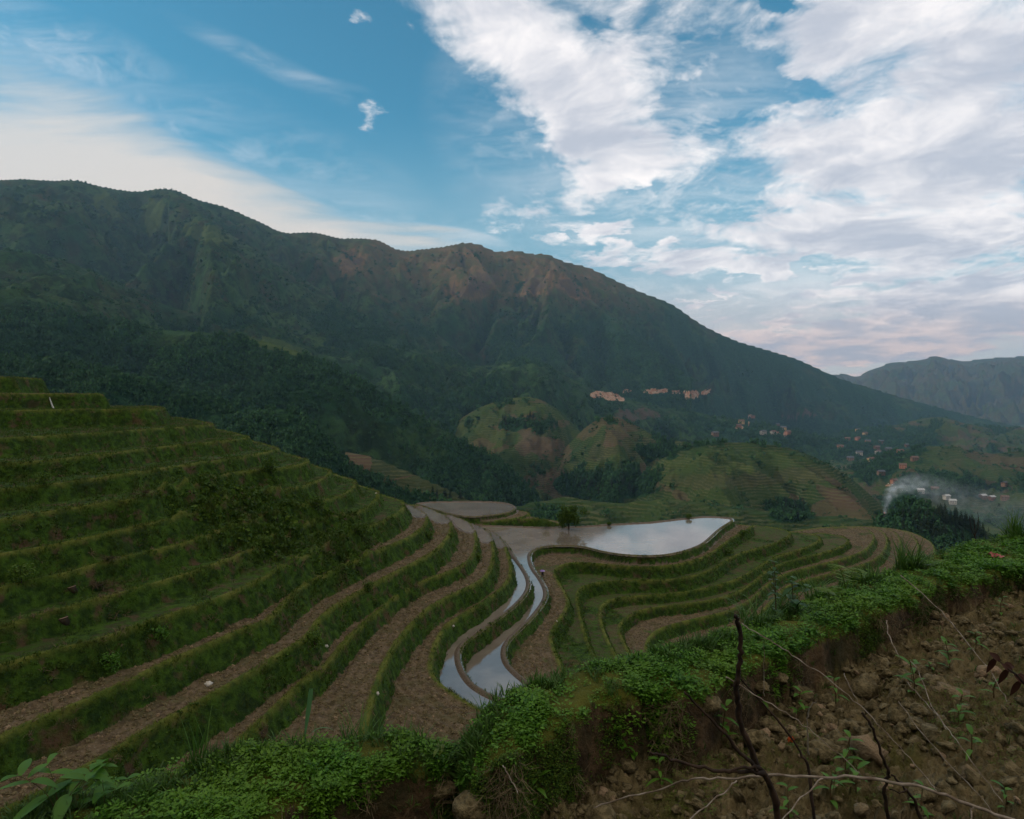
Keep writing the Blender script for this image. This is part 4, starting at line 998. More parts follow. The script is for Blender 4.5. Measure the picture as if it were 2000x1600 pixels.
# ---- dead shrubs and twigs standing in the field
def twig(name, label, stems, mat, group=None, cat='dead branch'):
    """stems: list of (pixel path, depth list or number, r0, r1)"""
    root3 = None; built = []
    for (pth, dep, r0, r1) in stems:
        pth = np.array(pth, float); dp = np.linspace(dep[0], dep[1], len(pth)) if isinstance(dep, tuple) else np.full(len(pth), dep)
        P3 = np.array([at(u, v, y) for (u, v), y in zip(pth, dp)])
        P3 = smooth_path(P3, 3); k = len(P3)
        P3[1:-1] += RNG.normal(0, .0018, (k - 2, 3))
        built.append(tube(P3, np.linspace(r0, r1, k) * (.55 if mat is M_TWIG else .56) * RNG.uniform(.85, 1.15, k), 6))
    base_ = built[0][0][-2] if stems[0][2] > stems[0][3] else built[0][0][-1]
    if len(built) == 1:
        o = mesh_obj(name, built[0][0], built[0][1], mat, True); tag(o, label, cat, group); return o
    e = empty(name, tuple(base_)); tag(e, label, cat, group)
    for v_, f_ in built: mesh_obj("stem", v_ - base_, f_, mat, True, parent=e)
    return e
twig('dead_shrub', 'dark charred-looking shrub with a tall bare stem and two low side branches', [
  ([(1530,1760),(1522,1640),(1519,1600),(1510,1547),(1495,1514),(1480,1495),(1461,1450),(1448,1416),(1441,1375),(1438,1337),(1444,1292),(1447,1262),(1444,1225),(1437,1202)], (1.55,1.5), .016, .0085),
  ([(1495,1514),(1480,1499),(1450,1472),(1412,1431),(1375,1390),(1337,1352)], (1.5,1.48), .010, .0045),
  ([(1495,1514),(1480,1506),(1450,1504),(1412,1510),(1356,1497),(1300,1480),(1272,1470)], (1.49,1.4), .010, .004),
  ([(1480,1506),(1462,1498),(1440,1500),(1425,1507)], (1.46,1.45), .007, .003)], M_BARK)
twig('bare_branch', 'black bent stem standing alone right of the pale arching branch', [
  ([(1745,1780),(1740,1660),(1737,1600),(1729,1570),(1727,1536),(1737,1514),(1731,1495),(1716,1457),(1705,1420),(1684,1394)], (1.62,1.55), .0095, .005)], M_BARK, 'dead stems in the field')
twig('bare_branch', 'brown slender stem rising to the left behind the dark shrub', [
  ([(1592,1720),(1589,1600),(1585,1544),(1579,1495),(1562,1465),(1532,1420),(1487,1371),(1446,1326)], (1.8,1.9), .0095, .004)], M_BARK, 'dead stems in the field')
twig('bare_branch', 'short dark forked stub low at the bottom right', [
  ([(1806,1680),(1799,1600),(1787,1566),(1772,1544),(1761,1532),(1741,1514)], (1.6,1.58), .008, .004),
  ([(1772,1544),(1758,1549),(1739,1541)], 1.58, .004, .002)], M_BARK, 'dead stems in the field')
twig('fallen_branch', 'long pale arching branch lying across the bottom of the field', [
  ([(2080,1640),(1975,1600),(1900,1576),(1825,1542),(1750,1529),(1675,1517),(1607,1521),(1544,1514),(1487,1514),(1431,1521),(1360,1520),(1330,1525),(1300,1540),(1240,1552),(1160,1578)], (1.5,1.75), .0085, .0032),
  ([(1439,1525),(1397,1559),(1349,1600),(1320,1640)], (1.62,1.5), .0035, .0022),
  ([(1607,1521),(1570,1555),(1529,1600),(1500,1640)], (1.58,1.45), .0035, .0022),
  ([(1900,1576),(1896,1600),(1894,1640)], (1.53,1.5), .004, .002)], M_TWIG, 'fallen branches')
PALE = [('thin pale twig slanting down from the tip of the dark stem across the field', [(1448,1217),(1469,1232),(1510,1255),(1544,1277),(1577,1300),(1619,1326),(1675,1375),(1720,1420),(1765,1465),(1802,1510),(1830,1545)], (2.1,1.62), .0035),
 ('straight pale twig crossing behind the dark shrub just above the clods', [(1418,1322),(1450,1341),(1487,1367),(1540,1394),(1585,1427),(1637,1472),(1682,1514)], (1.9,1.65), .0035),
 ('fine grey twig slanting down from the bank at the right', [(1759,1124),(1825,1180),(1862,1221),(1900,1270),(1937,1311),(1967,1371)], (3.3,2.5), .0045),
 ('fine twig bowed over beside the seedling at the far right', [(1778,1289),(1802,1326),(1817,1375),(1844,1416),(1870,1450),(1915,1510),(1960,1570)], (2.3,1.7), .0030),
 ('short straight twig leaning left below the seedling at the right', [(1771,1332),(1817,1379),(1850,1425)], (2.2,1.9), .0026),
 ('short fine twig meeting the long pale one halfway', [(1649,1315),(1660,1345),(1679,1378)], (2.3,2.1), .0026),
 ('curled dry stalk standing up from the clods', [(1580,1474),(1578,1440),(1576,1408),(1580,1385),(1594,1369)], (2.05,2.0), .0045),
 ('thin upright stalk between the dark stem and the bank', [(1493,1360),(1491,1320),(1492,1260)], (2.6,2.6), .0028),
 ('long grey twig reaching out to the bottom edge', [(1755,1370),(1800,1430),(1850,1490),(1910,1550),(1960,1610)], (2.0,1.55), .0022),
 ('slanted dry stalk sticking out of the bank face at right', [(1732,1212),(1735,1240),(1745,1262),(1757,1284)], (3.6,3.4), .0060),
 ('dry bent stalk below the overhanging notch in the bank', [(982,1495),(1000,1525),(1012,1550)], (2.62,2.45), .0048)]
for lb, pth, dep, r in PALE: twig('dry_twig', lb, [(pth, dep, r, r * .5)], M_TWIG, 'dry twigs in the field', 'twig')
o = twig('bare_sapling', 'bare dark forked sapling on the skyline of the right bank', [
  ([(1908,1080),(1905,1050),(1903,1015)], 7.0, .012, .005), ([(1905,1050),(1896,1030),(1893,1008)], 7.0, .007, .003), ([(1905,1045),(1912,1025),(1910,1000)], 7.0, .007, .003)], M_BARK, None, 'sapling')

# ---- seedlings
def seedling(seed, hgt=.12, n=7, L=.07, Wd=.022):
    r = random.Random(seed); e = empty('seedling', (0, 0, 0)); st = Acc()
    pth = smooth_path([(0, 0, -.02), (r.uniform(-.01, .01), 0, hgt * .5), (r.uniform(-.02, .02), r.uniform(-.02, .02), hgt)], 2)
    st.add(*tube(pth, np.linspace(.0032, .0018, len(pth)), 5)); st.build('stem', M_STEM, e)
    lf = Acc()
    for i in range(n):
        t = .35 + .65 * i / (n - 1); a = i * 2.4 + r.uniform(-.4, .4); b_ = pth[int(t * (len(pth) - 1))]
        leafblade(lf, b_, (math.cos(a), math.sin(a), r.uniform(.15, .9)), (0, 0, 1), L * r.uniform(.7, 1.2), Wd * r.uniform(.8, 1.2), r.uniform(.2, .6))
    lf.build('leaves', M_SEED, e, True); return e
def copy_tree(o, parent=None):
    c = o.copy(); scene.collection.objects.link(c); c.parent = parent
    for ch in o.children: copy_tree(ch, c)
    return c
PROTO = [seedling(1), seedling(2, .16, 9, .085, .026), seedling(3, .08, 6, .06, .02)]
SEEDS = [(1408,1452,1,'left of the dark shrub stem'),(1560,1400,1,'behind the dark shrub among big clods'),(1632,1372,0,'beside the meeting of two pale twigs'),(1857,1300,1,'high on the right under the bank'),
 (1905,1262,0,'topmost near the right bank foot'),(1785,1350,1,'left of the bowed twig'),(1872,1410,1,'large one right of the bowed twig'),(1650,1500,1,'just above the long pale branch'),
 (1540,1592,0,'at the bottom edge beside the shrub foot'),(1622,1560,0,'below the pale branch between two stems'),(1955,1190,0,'farthest one at the top right'),(1942,1358,2,'drooping one near the right edge'),
 (1048,1585,1,'lone one at the bottom left of the field'),(1290,1530,0,'near the left tip of the pale branch'),(1800,1590,0,'at the bottom right corner region'),(1672,1552,2,'tiny one below the black bent stem'),
 (1815,1315,2,'pale leafed one behind the bowed twig'),(1490,1390,2,'tiny one between dark stem and clods'),(1895,1480,2,'small one at right, low down'),(1962,1570,2,'narrow one in the bottom right corner')]
for n_s, (u, v, k, where) in enumerate(SEEDS):
    h_ = near_hit(u, v + 8)
    if h_ is None: continue
    e = PROTO[k] if n_s in (0, 2, 11) and PROTO[k].get('label') is None else copy_tree(PROTO[k])
    e.location = h_; e.rotation_euler = (0, 0, RNG.uniform(0, 6.28)); e.scale = [RNG.uniform(.95, 1.35)] * 3
    tag(e, 'green seedling ' + where, 'seedling', 'seedlings sprouting from the tilled field')
for pr in PROTO:
    if pr.get('label') is None:
        for ch in list(pr.children): bpy.data.objects.remove(ch)
        bpy.data.objects.remove(pr)

# ---- grass clumps that stand out on the bank
def grass_clump(label, u, v, n, L, Wd, spread=.5, droop=1.2, seed=0, mat=None):
    h_ = near_hit(u, v)
    if h_ is None: print('no hit', label); return
    r = random.Random(seed + u); a = Acc()
    for i in range(n):
        az = r.uniform(0, 6.28)
        grassblade(a, (r.uniform(-.05, .05) * spread * 2, r.uniform(-.04, .04), -.02), az, r.uniform(.02, spread), L * r.uniform(.5, 1.1), Wd * r.uniform(.7, 1.2), r.uniform(.2, droop))
    o = a.build('grass_clump', mat or M_GRASS); o.location = h_
    tag(o, label, 'grass clump', 'grass clumps on the near bank'); return o
for lb, u, v, n, L, Wd, sp, dr in [
 ('tall upright grass clump at the left of the bank above the mossy patch', 385, 1500, 26, .26, .007, .35, .5),
 ('low fringe of grass right of the leafy plant at the left', 250, 1530, 30, .16, .006, .8, 1.2),
 ('spreading grass clump on the crest of the left bank', 705, 1447, 70, .20, .006, .9, 1.3),
 ('small grass clump left of the notch in the bank', 800, 1450, 40, .14, .005, .8, 1.0),
 ('thin grass clump under the single broad blade', 590, 1470, 30, .15, .006, .7, 1.1),
 ('dark green grass clump hanging into the notch', 885, 1500, 40, .18, .006, .7, 1.3),
 ('grass clump at the corner where the right bank begins', 965, 1395, 30, .15, .005, .9, 1.2),
 ('broad soft grass clump on the bank below the curved terraces', 1110, 1318, 110, .20, .006, .9, 1.2),
 ('small spiky grass clump behind the tip of the dark stem', 1370, 1268, 60, .17, .006, .8, 1.0),
 ('arching grass clump with long looping blades right of the dark stem', 1470, 1225, 46, .34, .008, .7, 2.4),
 ('grass clump beneath the tall leafy weed', 1540, 1195, 50, .28, .008, .8, 1.6),
 ('loose grass clump right of the leafy weed', 1590, 1175, 40, .28, .008, .6, 1.4),
 ('wide bright grass clump near the skyline of the bank', 1775, 1112, 120, .38, .010, .9, 1.2),
 ('grass clump where the bank runs out at the right edge', 1985, 1055, 110, .42, .011, .9, 1.1),
 ('short grass clump between fern and skyline', 1700, 1140, 60, .25, .008, .9, 1.2)]:
    grass_clump(lb, u, v, n, L, Wd, sp, dr)
for k, (u, v) in enumerate([(1300,1268),(1345,1262)]):
    grass_clump(['tall pale dead grass on the bank left of the spiky clump', 'thin pale dead stalks right beside the taller dead grass'][k], u, v, 22, .42, .003, .35, .5, 9, M_DRY)
# the single broad blade
a = Acc(); h_ = near_hit(600, 1470)
hb = at(596, 1432, h_[1]); ht = at(608, 1345, h_[1])
vs = []
for i in range(9):
    t = i / 8; c = hb * (1 - t) + ht * t; wd = .0115 * (.35 + .65 * min(1, t * 2.2)) * (1 if t < .97 else .75)
    vs += [c - np.array((wd, 0, 0)), c + np.array((0, -.003, 0)), c + np.array((wd, .002, 0))]
a.add(vs, sum([[[3 * i, 3 * i + 1, 3 * i + 4, 3 * i + 3], [3 * i + 1, 3 * i + 2, 3 * i + 5, 3 * i + 4]] for i in range(8)], []))
grassblade(a, hb + np.array((.01, 0, -.03)), 0.1, .5, .16, .010, 1.9)
a.add(*tube([hb + np.array((0, 0, -.14)), hb], [.004, .003], 5))
o = a.build('tall_grass', leaf_mat("broad_blade", (.09, .20, .08), (.12, .26, .10), None, .45, .35)); tag(o, 'single broad pale green blade standing up from the left bank', 'grass blade')

# ---- leafy plants
def leafy_plant(name, label, u, v, hgt, nst, nlf, L, Wd, seed, mat=M_SEED, y=None, lean=.3, cat='plant'):
    h_ = near_hit(u, v); 
    if h_ is None: print('miss', label); return
    r = random.Random(seed); e = empty(name, tuple(h_)); tag(e, label, cat)
    lf = Acc(); st = Acc()
    for s_ in range(nst):
        a0 = r.uniform(0, 6.28); tip = np.array((math.cos(a0) * lean * hgt, math.sin(a0) * lean * hgt * .6, hgt * r.uniform(.75, 1.0)))
        pth = smooth_path([(0, 0, -.05), tip * (.3, .3, .5), tip], 3)
        st.add(*tube(pth, np.linspace(.0035, .0018, len(pth)) * hgt / .35, 6))
        for i in range(nlf):
            t = .2 + .8 * i / (nlf - 1); b_ = pth[int(t * (len(pth) - 1))]
            for sd in (0, math.pi):
                az = i * 1.57 + sd + r.uniform(-.4, .4)
                leafblade(lf, b_, (math.cos(az), math.sin(az), r.uniform(-.1, .6)), (0, 0, 1), L * r.uniform(.65, 1.15) * (1.15 - .5 * t), Wd * r.uniform(.8, 1.2) * (1.15 - .4 * t), r.uniform(.15, .55))
    st.build('stem', M_STEM, e, True); lf.build('leaves', mat, e, True); return e
leafy_plant('leafy_plant', 'broad leaved plant with reddish stems in the bottom left corner', 115, 1585, .20, 4, 4, .17, .055, 5, lean=.8)
leafy_plant('leafy_plant', 'low broad leaved plant right of the red stemmed one at bottom left', 205, 1575, .14, 3, 3, .13, .045, 6, lean=.8)
leafy_plant('tall_weed', 'tall leafy weed with small pale buds on the right bank', 1517, 1205, .40, 2, 7, .085, .045, 7, leaf_mat("weed_leaf", (.035, .10, .03), (.06, .15, .045), None, .5, .3), lean=.1, cat='weed')
leafy_plant('tall_weed', 'bushy shorter weed with rounder leaves beside the tall one', 1550, 1200, .26, 3, 4, .11, .07, 8, leaf_mat("weed_leaf_b", (.03, .10, .02), (.06, .16, .03), None, .5, .3), lean=.4, cat='weed')
leafy_plant('small_weed', 'yellow green weed standing in the notch of the bank', 862, 1478, .12, 2, 4, .06, .025, 9, leaf_mat("yellow_leaf", (.10, .17, .02), (.17, .20, .03), None, .5, .3), lean=.3, cat='weed')
leafy_plant('small_weed', 'dark leafy weed growing at the foot of the notch', 890, 1560, .14, 3, 4, .08, .025, 10, M_BUSH, lean=.4, cat='weed')
leafy_plant('small_weed', 'leafy weed sprouting from the bank face above the clods', 1240, 1490, .11, 4, 4, .05, .024, 11, M_COVER, lean=.6, cat='weed')
# fern: two arching fronds with leaflets
def fern(label, u, v, y, spans, mat):
    e = empty('fern', tuple(at(u, v, y))); tag(e, label, 'fern'); b0 = at(u, v, y)
    for (uu, vv, dy, arch) in spans:
        tip = at(uu, vv, y + dy) - b0; fr = Acc(); pts = []
        for i in range(15):
            t = i / 14; pts.append(tip * t + np.array((0, 0, arch * math.sin(math.pi * t))))
        fr.add(*tube(pts, np.linspace(.003, .001, 15), 4))
        for i in range(2, 15):
            t = i / 14; L = .085 * math.sin(math.pi * (.15 + .85 * t)) ** .7 * (1.1 - .6 * t)
            d = np.array(pts[i]) - np.array(pts[i - 1]); d /= np.linalg.norm(d); s_ = np.cross(d, (0, 0, 1)); s_ /= np.linalg.norm(s_)
            for sg in (1, -1): leafblade(fr, pts[i], s_ * sg + d * .5 + np.array((0, 0, -.1)), (0, 0, 1), L, .02, .2, 4)
        fr.build('frond', mat, e, True)
M_FERN = leaf_mat("fern_frond", (.10, .20, .02), (.16, .24, .03), None, .5, .4)
fern('yellow green fern with two arching fronds against the brown terraces', 1652, 1150, 4.2, [(1622,1120,-.1,.10),(1688,1132,.1,.10),(1668,1118,.2,.05)], M_FERN)
fern('small low fern left of the arching fronds', 1622, 1165, 4.2, [(1598,1152,-.1,.03),(1640,1150,.1,.03)], M_FERN)
# reddish dead leaves at the right edge
e = empty('dry_leaf_spray', tuple(at(2010, 1345, 1.7))); tag(e, 'spray of dark reddish dead leaves reaching in from the right edge', 'dead leaves')
st = Acc(); pth = np.array([at(2010, 1345, 1.7), at(1985, 1318, 1.72), at(1965, 1303, 1.75), at(1945, 1285, 1.78)]) - at(2010, 1345, 1.7)
st.add(*tube(pth, [.003, .003, .002, .001], 5)); st.build('stem', M_BARK, e)
lf = Acc()
for i in range(9):
    b_ = pth[0] + (pth[3] - pth[0]) * i / 8; a0 = i * 2.1
    leafblade(lf, b_, (math.cos(a0), .3, math.sin(a0)), (0, -1, .3), .04, .02, .3, 5)
lf.build('leaves', leaf_mat("dead_red_leaf", (.05, .018, .012), (.085, .03, .02), None, .7, .1), e, True)
# wrapper scraps
M_RED = simple_mat("red_plastic", (.45, .10, .10), (.55, .2, .2), 20, .4)
for lb, u, v, mt_, sz in [('crumpled red plastic wrapper lying in the grass of the right bank', 1945, 1092, M_RED, .07), ('small orange leaf scrap on the soil left of the middle stems', 1543, 1458, simple_mat("orange_leaf", (.6, .13, .04), (.5, .1, .03), 20, .6), .016)]:
    h_ = near_hit(u, v); g = np.array([(x, y_, .012 * math.sin(x * 5 + y_ * 7)) for y_ in np.linspace(-.5, .5, 6) for x in np.linspace(-1, 1, 9)]); g[:, :2] *= sz; g[:, 2] += RNG.uniform(0, .01, len(g))
    o = mesh_obj('scrap', g, grid_faces(6, 9), mt_, False); o.location = h_ + np.array((0, 0, .03)); o.rotation_euler = (.35, .1, .2)
    o.name = 'plastic_wrapper' if sz > .05 else 'fallen_leaf'; tag(o, lb, 'litter' if sz > .05 else 'leaf')
# larger stones / clods you can point to
for lb, u, v, s_ in [('largest pale clod at the right, half way up the field', 1830, 1272, .050), ('big pointed clod behind the dark shrub', 1565, 1362, .065), ('upright brown clod close to the bank foot', 1519, 1347, .05), ('reddish clod next to the upright one', 1486, 1345, .045),
        ('square clod below the left arm of the shrub', 1478, 1455, .06), ('rounded clod in the middle under the slanting twig', 1610, 1475, .075), ('broad crust of earth at the lower left of the field', 925, 1592, .08), ('flat clod left of the notch foot', 870, 1550, .05), ('clod beside the left tip of the low side branch', 1385, 1385, .055)]:
    h_ = near_hit(u, v)
    if h_ is None: continue
    n1, n2 = 14, 20; vs = []
    for a_ in range(n1 + 1):
        th = math.pi * a_ / n1
        for b__ in range(n2):
            ph = 2 * math.pi * b__ / n2; vs.append((math.sin(th) * math.cos(ph), math.sin(th) * math.sin(ph), math.cos(th)))
    vs = np.array(vs); so = u * .01
    rr = 1 + .28 * fbm(vs[:, 0] * 1.3 + so, vs[:, 1] * 1.3 + vs[:, 2] * 1.7, 4, 1100) + .1 * fbm(vs[:, 0] * 4 + so, vs[:, 1] * 4 + vs[:, 2] * 4, 3, 1101)
    vs = vs * rr[:, None] * s_ * np.array((1.2, 1, .75)); vs[:, 2] += s_ * .15
    o = mesh_obj('earth_clod', vs, [[a_ * n2 + b__, a_ * n2 + (b__ + 1) % n2, (a_ + 1) * n2 + (b__ + 1) % n2, (a_ + 1) * n2 + b__] for a_ in range(n1) for b__ in range(n2)], M_CLOD, True)
    o.location = h_; tag(o, lb, 'clod', 'large clods in the field')

# ---- things in the bowl
# the lone round tree behind the broad pond
def broadleaf(label, pos, hgt, seed, crown_r, nleaf=1500, leaf=.28, mat=M_BUSH, name='broadleaf_tree', group=None):
    r = random.Random(seed); e = empty(name, tuple(pos)); tag(e, label, 'tree', group)
    tr_ = Acc(); top_ = np.array((0, 0, hgt * .55)); tr_.add(*tube([(0, 0, -.4), (.05, 0, hgt * .25), top_], [hgt * .035, hgt * .028, hgt * .018], 8))
    tips = []
    for i in range(7):
        a = i * .9 + r.uniform(-.3, .3); tp = np.array((math.cos(a) * crown_r * .6, math.sin(a) * crown_r * .6, hgt * r.uniform(.5, .9))); tips.append(tp)
        tr_.add(*tube([(0, 0, hgt * .3), tp * (.5, .5, .75), tp], [hgt * .014, hgt * .009, hgt * .004], 5))
    tr_.build('trunk', M_TRUNK, e, True)
    cr = Acc(); q_, fq = [], []
    cl = [np.array((r.gauss(0, .42) * crown_r, r.gauss(0, .42) * crown_r, hgt * .50 + max(-.34, min(.30, r.gauss(0, .2))) * hgt)) for _ in range(34)] + tips
    for i in range(nleaf):
        c = r.choice(cl); d = np.array([r.gauss(0, 1) for _ in range(3)]); d /= np.linalg.norm(d)
        b_ = c + d * crown_r * .40 * r.uniform(.5, 1.05); t_ = np.array([r.gauss(0, 1) for _ in range(3)]); t_ /= np.linalg.norm(t_)
        fq.append([len(q_) + j for j in range(4)]); q_ += leaf_quad(b_, t_, d, leaf * r.uniform(.6, 1.3), leaf * .7, .2)
    cr.add(q_, fq); cr.build('crown', mat, e); return e
tp = px([(1110, 1029)], -18.2)[0]
broadleaf('lone rounded dark green tree at the far edge of the broad paddy', (tp[0], tp[1] - .5, -18.3), 3.4, 4, 1.45, 5200, .26)
for k, (u, v, hh_, cr_, lb) in enumerate([(1066,1030,.9,.8,'low bush left of the lone rounded tree'),(1345,1011,.55,.6,'small dark bush behind the far rim of the bright paddy'),(1190,1024,.35,.3,'tiny bush on the rim right of the lone tree')]):
    tp = px([(u, v)], -18.3)[0]; broadleaf(lb, (tp[0], tp[1], -18.45), hh_ * 1.3, 20 + k, cr_, 500, .13, M_BUSH, 'bush')
BUSHES = [(668,955,.5),(1140,1000,0)]
def bowl_bush(lb, u, v, s_, mat=M_BUSH, name='bush', cat='bush'):
    h_ = bowl_hit(u, v)
    if h_ is None: print('miss', lb); return
    broadleaf(lb, (h_[0], h_[1], h_[2] - .1), s_, int(u + v), s_ * .55, 420, .13 * max(s_, .6), mat, name)
M_LIME = leaf_mat("lime_leaf", (.07, .14, .012), (.12, .19, .02), None, .6, .3)
for lb, u, v, s_, m_ in [('dark bush in the wild hollow at the bend of the upper terraces', 528, 930, 1.5, M_BUSH),('bright lime bush on the terrace bank left of the ploughed strips', 612, 1268, 1.0, M_LIME),('bright lime bush below the small grey pools', 838, 1052, .8, M_LIME),
   ('lime shrub on the bank above the rusty earth', 880, 1052, .6, M_LIME),('lime shrub hanging on the bank left of the ribbon of water', 934, 1095, .7, M_LIME),('round green bush on the bank in the middle left', 718, 1158, .8, M_BUSH),
   ('pale green shrub in the wild hollow', 515, 1068, .8, M_LIME),('leafy shrub on the third bank at the left edge', 85, 946, .9, M_LIME),('leafy shrub at the left edge half way down', 40, 1140, 1.0, M_LIME),('blue green shrub on the lower left bank', 215, 1312, .8, M_SEED),
   ('blue green tuft hanging on the left bank', 315, 1255, .7, M_SEED),('dark bush on the bend above the winding treads', 700, 1045, 1.1, M_BUSH),('dark bush where the upper banks meet', 620, 995, 1.2, M_BUSH),('green bush at the steep end of the right terraces', 1452, 1050, 1.2, M_BUSH),
   ('leafy bush on the terrace steps right of the bright paddy', 1425, 1085, 1.2, M_LIME)]:
    bowl_bush(lb, u, v, s_, m_)
# heaps of cut straw, cut blocks of bank, thin waterfall
def heap(lb, u, v, s_):
    h_ = bowl_hit(u, v)
    a = Acc(); r = random.Random(u)
    for i in range(160):
        az = r.uniform(-2.6, .2); grassblade(a, (r.uniform(-.3, .3) * s_, r.uniform(-.2, .2) * s_, r.uniform(0, .25) * s_), az, r.uniform(.9, 1.4), s_ * r.uniform(.5, 1.1), .018, r.uniform(.2, .9), 4)
    o = a.build('straw_heap', M_DRY); o.location = h_; tag(o, lb, 'straw heap', 'straw heaps on the left terraces')
heap('sprawling heap of dry cut stalks on the left bank', 195, 1150, .95); heap('long heap of dry stalks lying along the terrace above', 215, 1098, .7); heap('small pile of dry stalks near the upper left terrace', 285, 965, .6)
for lb, u, v in [('pale sawn stump jutting from the left bank beside the straw heap', 140, 1148), ('pale sawn stump on the next bank down', 124, 1208)]:
    h_ = bowl_hit(u, v + 4); e = empty('tree_stump', h_); tag(e, lb, 'stump', 'sawn stumps on the left banks')
    Acc().add(*tube([(0, .2, -.3), (0, .0, 0), (0, -.02, .1)], [.2, .17, .19], 10)).build('stump_wood', M_TRUNK, e, True)
    Acc().add([(.19 * math.cos(t), .19 * math.sin(t) - .02, .105 + .04 * math.cos(t)) for t in np.linspace(0, 6.283, 9)[:-1]] + [(0, -.02, .105)], [[8, i, (i + 1) % 8, (i + 2) % 8] for i in range(0, 8, 2)]).build('cut_face', simple_mat("cut_wood", (.30, .21, .16), (.38, .27, .2), 10, .7), e)
M_FOAM = simple_mat("falling_water", (.5, .52, .55), (.8, .82, .85), 6, .3)
wf = [(97,776,61.0),(98,781,61.0),(101,790,60.6),(104,797,60.2),(106,801,59.9)]
a = Acc(); vs = []
for k, (u, v, y_) in enumerate(wf):
    c = at(u, v, bowl_hit(97, 786)[1] - .35 - .02 * k); wd = .03 + .035 * k; vs += [c + np.array((-wd, 0, 0)), c + np.array((0, -.05, 0)), c + np.array((wd, 0, 0)), c + np.array((0, .05, 0))]
a.add(vs, [[4 * i + j, 4 * i + (j + 1) % 4, 4 * i + 4 + (j + 1) % 4, 4 * i + 4 + j] for i in range(4) for j in range(4)])
o = a.build('waterfall', M_FOAM, None, True); tag(o, 'thin white trickle falling down the topmost left terrace wall', 'waterfall')
# scattered pale stones
for k, (lb, u, v, s_) in enumerate([('white stone on the ploughed strip in the middle left', 636, 1264, .12), ('white stone on the lower left bank', 407, 1337, .16), ('tiny white stone at the ridge end above the dark valley', 735, 964, .10), ('white stone on the bank left of the ribbon of water', 884, 1224, .10), ('pale stone on the ploughed strip near the grass clump', 736, 1356, .12), ('white stone at the edge of the rutted track', 1087, 1214, .09)]):
    h_ = bowl_hit(u, v); tv, tf = rock(k + 90); o = mesh_obj('stone', tv * s_, tf, simple_mat("pale_stone%d" % k, (.45, .42, .38), (.6, .57, .52), 8, .8), True); o.location = h_; tag(o, lb, 'stone', 'pale stones on the terraces')

# ---- person with a purple umbrella on the paddy bund
M_CLOTH = simple_mat("dark_clothes", (.025, .027, .035), (.04, .04, .05), 8, .9); M_SKIN = simple_mat("skin", (.35, .21, .15), (.38, .24, .17), 8, .6)
M_HAIR = simple_mat("hair", (.012, .01, .009), (.02, .016, .013), 20, .6); M_PURPLE = simple_mat("purple_cloth", (.20, .11, .42), (.42, .33, .62), 5, .7)
def skin_body(name, joints, edges, mat, parent):
    me = bpy.data.meshes.new(name); me.from_pydata([j[:3] for j in joints], edges, []); o = bpy.data.objects.new(name, me)
    scene.collection.objects.link(o); me.materials.append(mat); o.parent = parent
    sk = o.modifiers.new('s', 'SKIN'); o.modifiers.new('ss', 'SUBSURF').levels = 1; o.modifiers['ss'].render_levels = 1
    if not me.skin_vertices: me.skin_vertices.new()
    for i, j in enumerate(joints): me.skin_vertices[0].data[i].radius = (j[3], j[3] * .85); me.skin_vertices[0].data[i].use_root = (i == 0)
    return o
hp = bowl_hit(1059, 1127); pe = empty('person', (hp[0], hp[1], hp[2]), .4)
pe.scale = (.62, .62, .62)
tag(pe, 'person in dark clothes crouching on the bund of the winding paddy under a purple umbrella', 'person')
J = [(0,0,.33,.13),(0,-.05,.52,.14),(0,-.12,.72,.13),(0,-.14,.84,.055),(0,-.16,.95,.085),(0,-.16,1.03,.07),
     (.17,-.12,.74,.06),(.25,-.22,.55,.045),(.18,-.38,.55,.035),(.14,-.44,.60,.03),(-.17,-.12,.74,.06),(-.25,-.24,.55,.045),(-.15,-.40,.45,.035),(-.12,-.45,.42,.03),
     (.12,-.22,.42,.085),(.13,-.30,.40,.07),(.13,-.10,.12,.05),(.13,-.10,.05,.045),(.13,-.26,.03,.035),(-.12,-.22,.42,.085),(-.13,-.30,.40,.07),(-.13,-.10,.12,.05),(-.13,-.10,.05,.045),(-.13,-.26,.03,.035)]
E = [(0,1),(1,2),(2,3),(3,4),(4,5),(2,6),(6,7),(7,8),(8,9),(2,10),(10,11),(11,12),(12,13),(0,14),(14,15),(15,16),(16,17),(17,18),(0,19),(19,20),(20,21),(21,22),(22,23)]
skin_body('body', J, E, M_CLOTH, pe)
tv, tf = rock(5); Acc().add(tv * (.088, .10, .13) + np.array((0, -.17, .98)), tf).build('head', M_SKIN, pe, True)
Acc().add(tv * (.097, .10, .09) + np.array((0, -.135, 1.03)), tf).build('hair', M_HAIR, pe, True)
um = empty('umbrella', (hp[0] + .02, hp[1] - .10, hp[2] + .55)); tag(um, 'small purple umbrella held over the crouching person beside the paddy', 'umbrella')
vs = [(0, 0, .22)]; nr_, ns_ = 5, 16
for r_ in range(1, nr_ + 1):
    t = r_ / nr_
    for j in range(ns_):
        rr = .30 * t * (1 - .06 * (t > .9) * (j % 2)); vs.append((rr * math.cos(j * 2 * math.pi / ns_), rr * math.sin(j * 2 * math.pi / ns_), .22 - .15 * t * t))
fs = [[0, 1 + j, 1 + (j + 1) % ns_, 1 + (j + 2) % ns_] for j in range(0, ns_, 2)] + [[1 + r_ * ns_ + j, 1 + r_ * ns_ + (j + 1) % ns_, 1 + (r_ + 1) * ns_ + (j + 1) % ns_, 1 + (r_ + 1) * ns_ + j] for r_ in range(nr_ - 1) for j in range(ns_)]
Acc().add(vs, fs).build('canopy', M_PURPLE, um, True); Acc().add(*tube([(0, 0, -.18), (0, 0, .25)], .007, 6)).build('shaft', M_BARK, um)

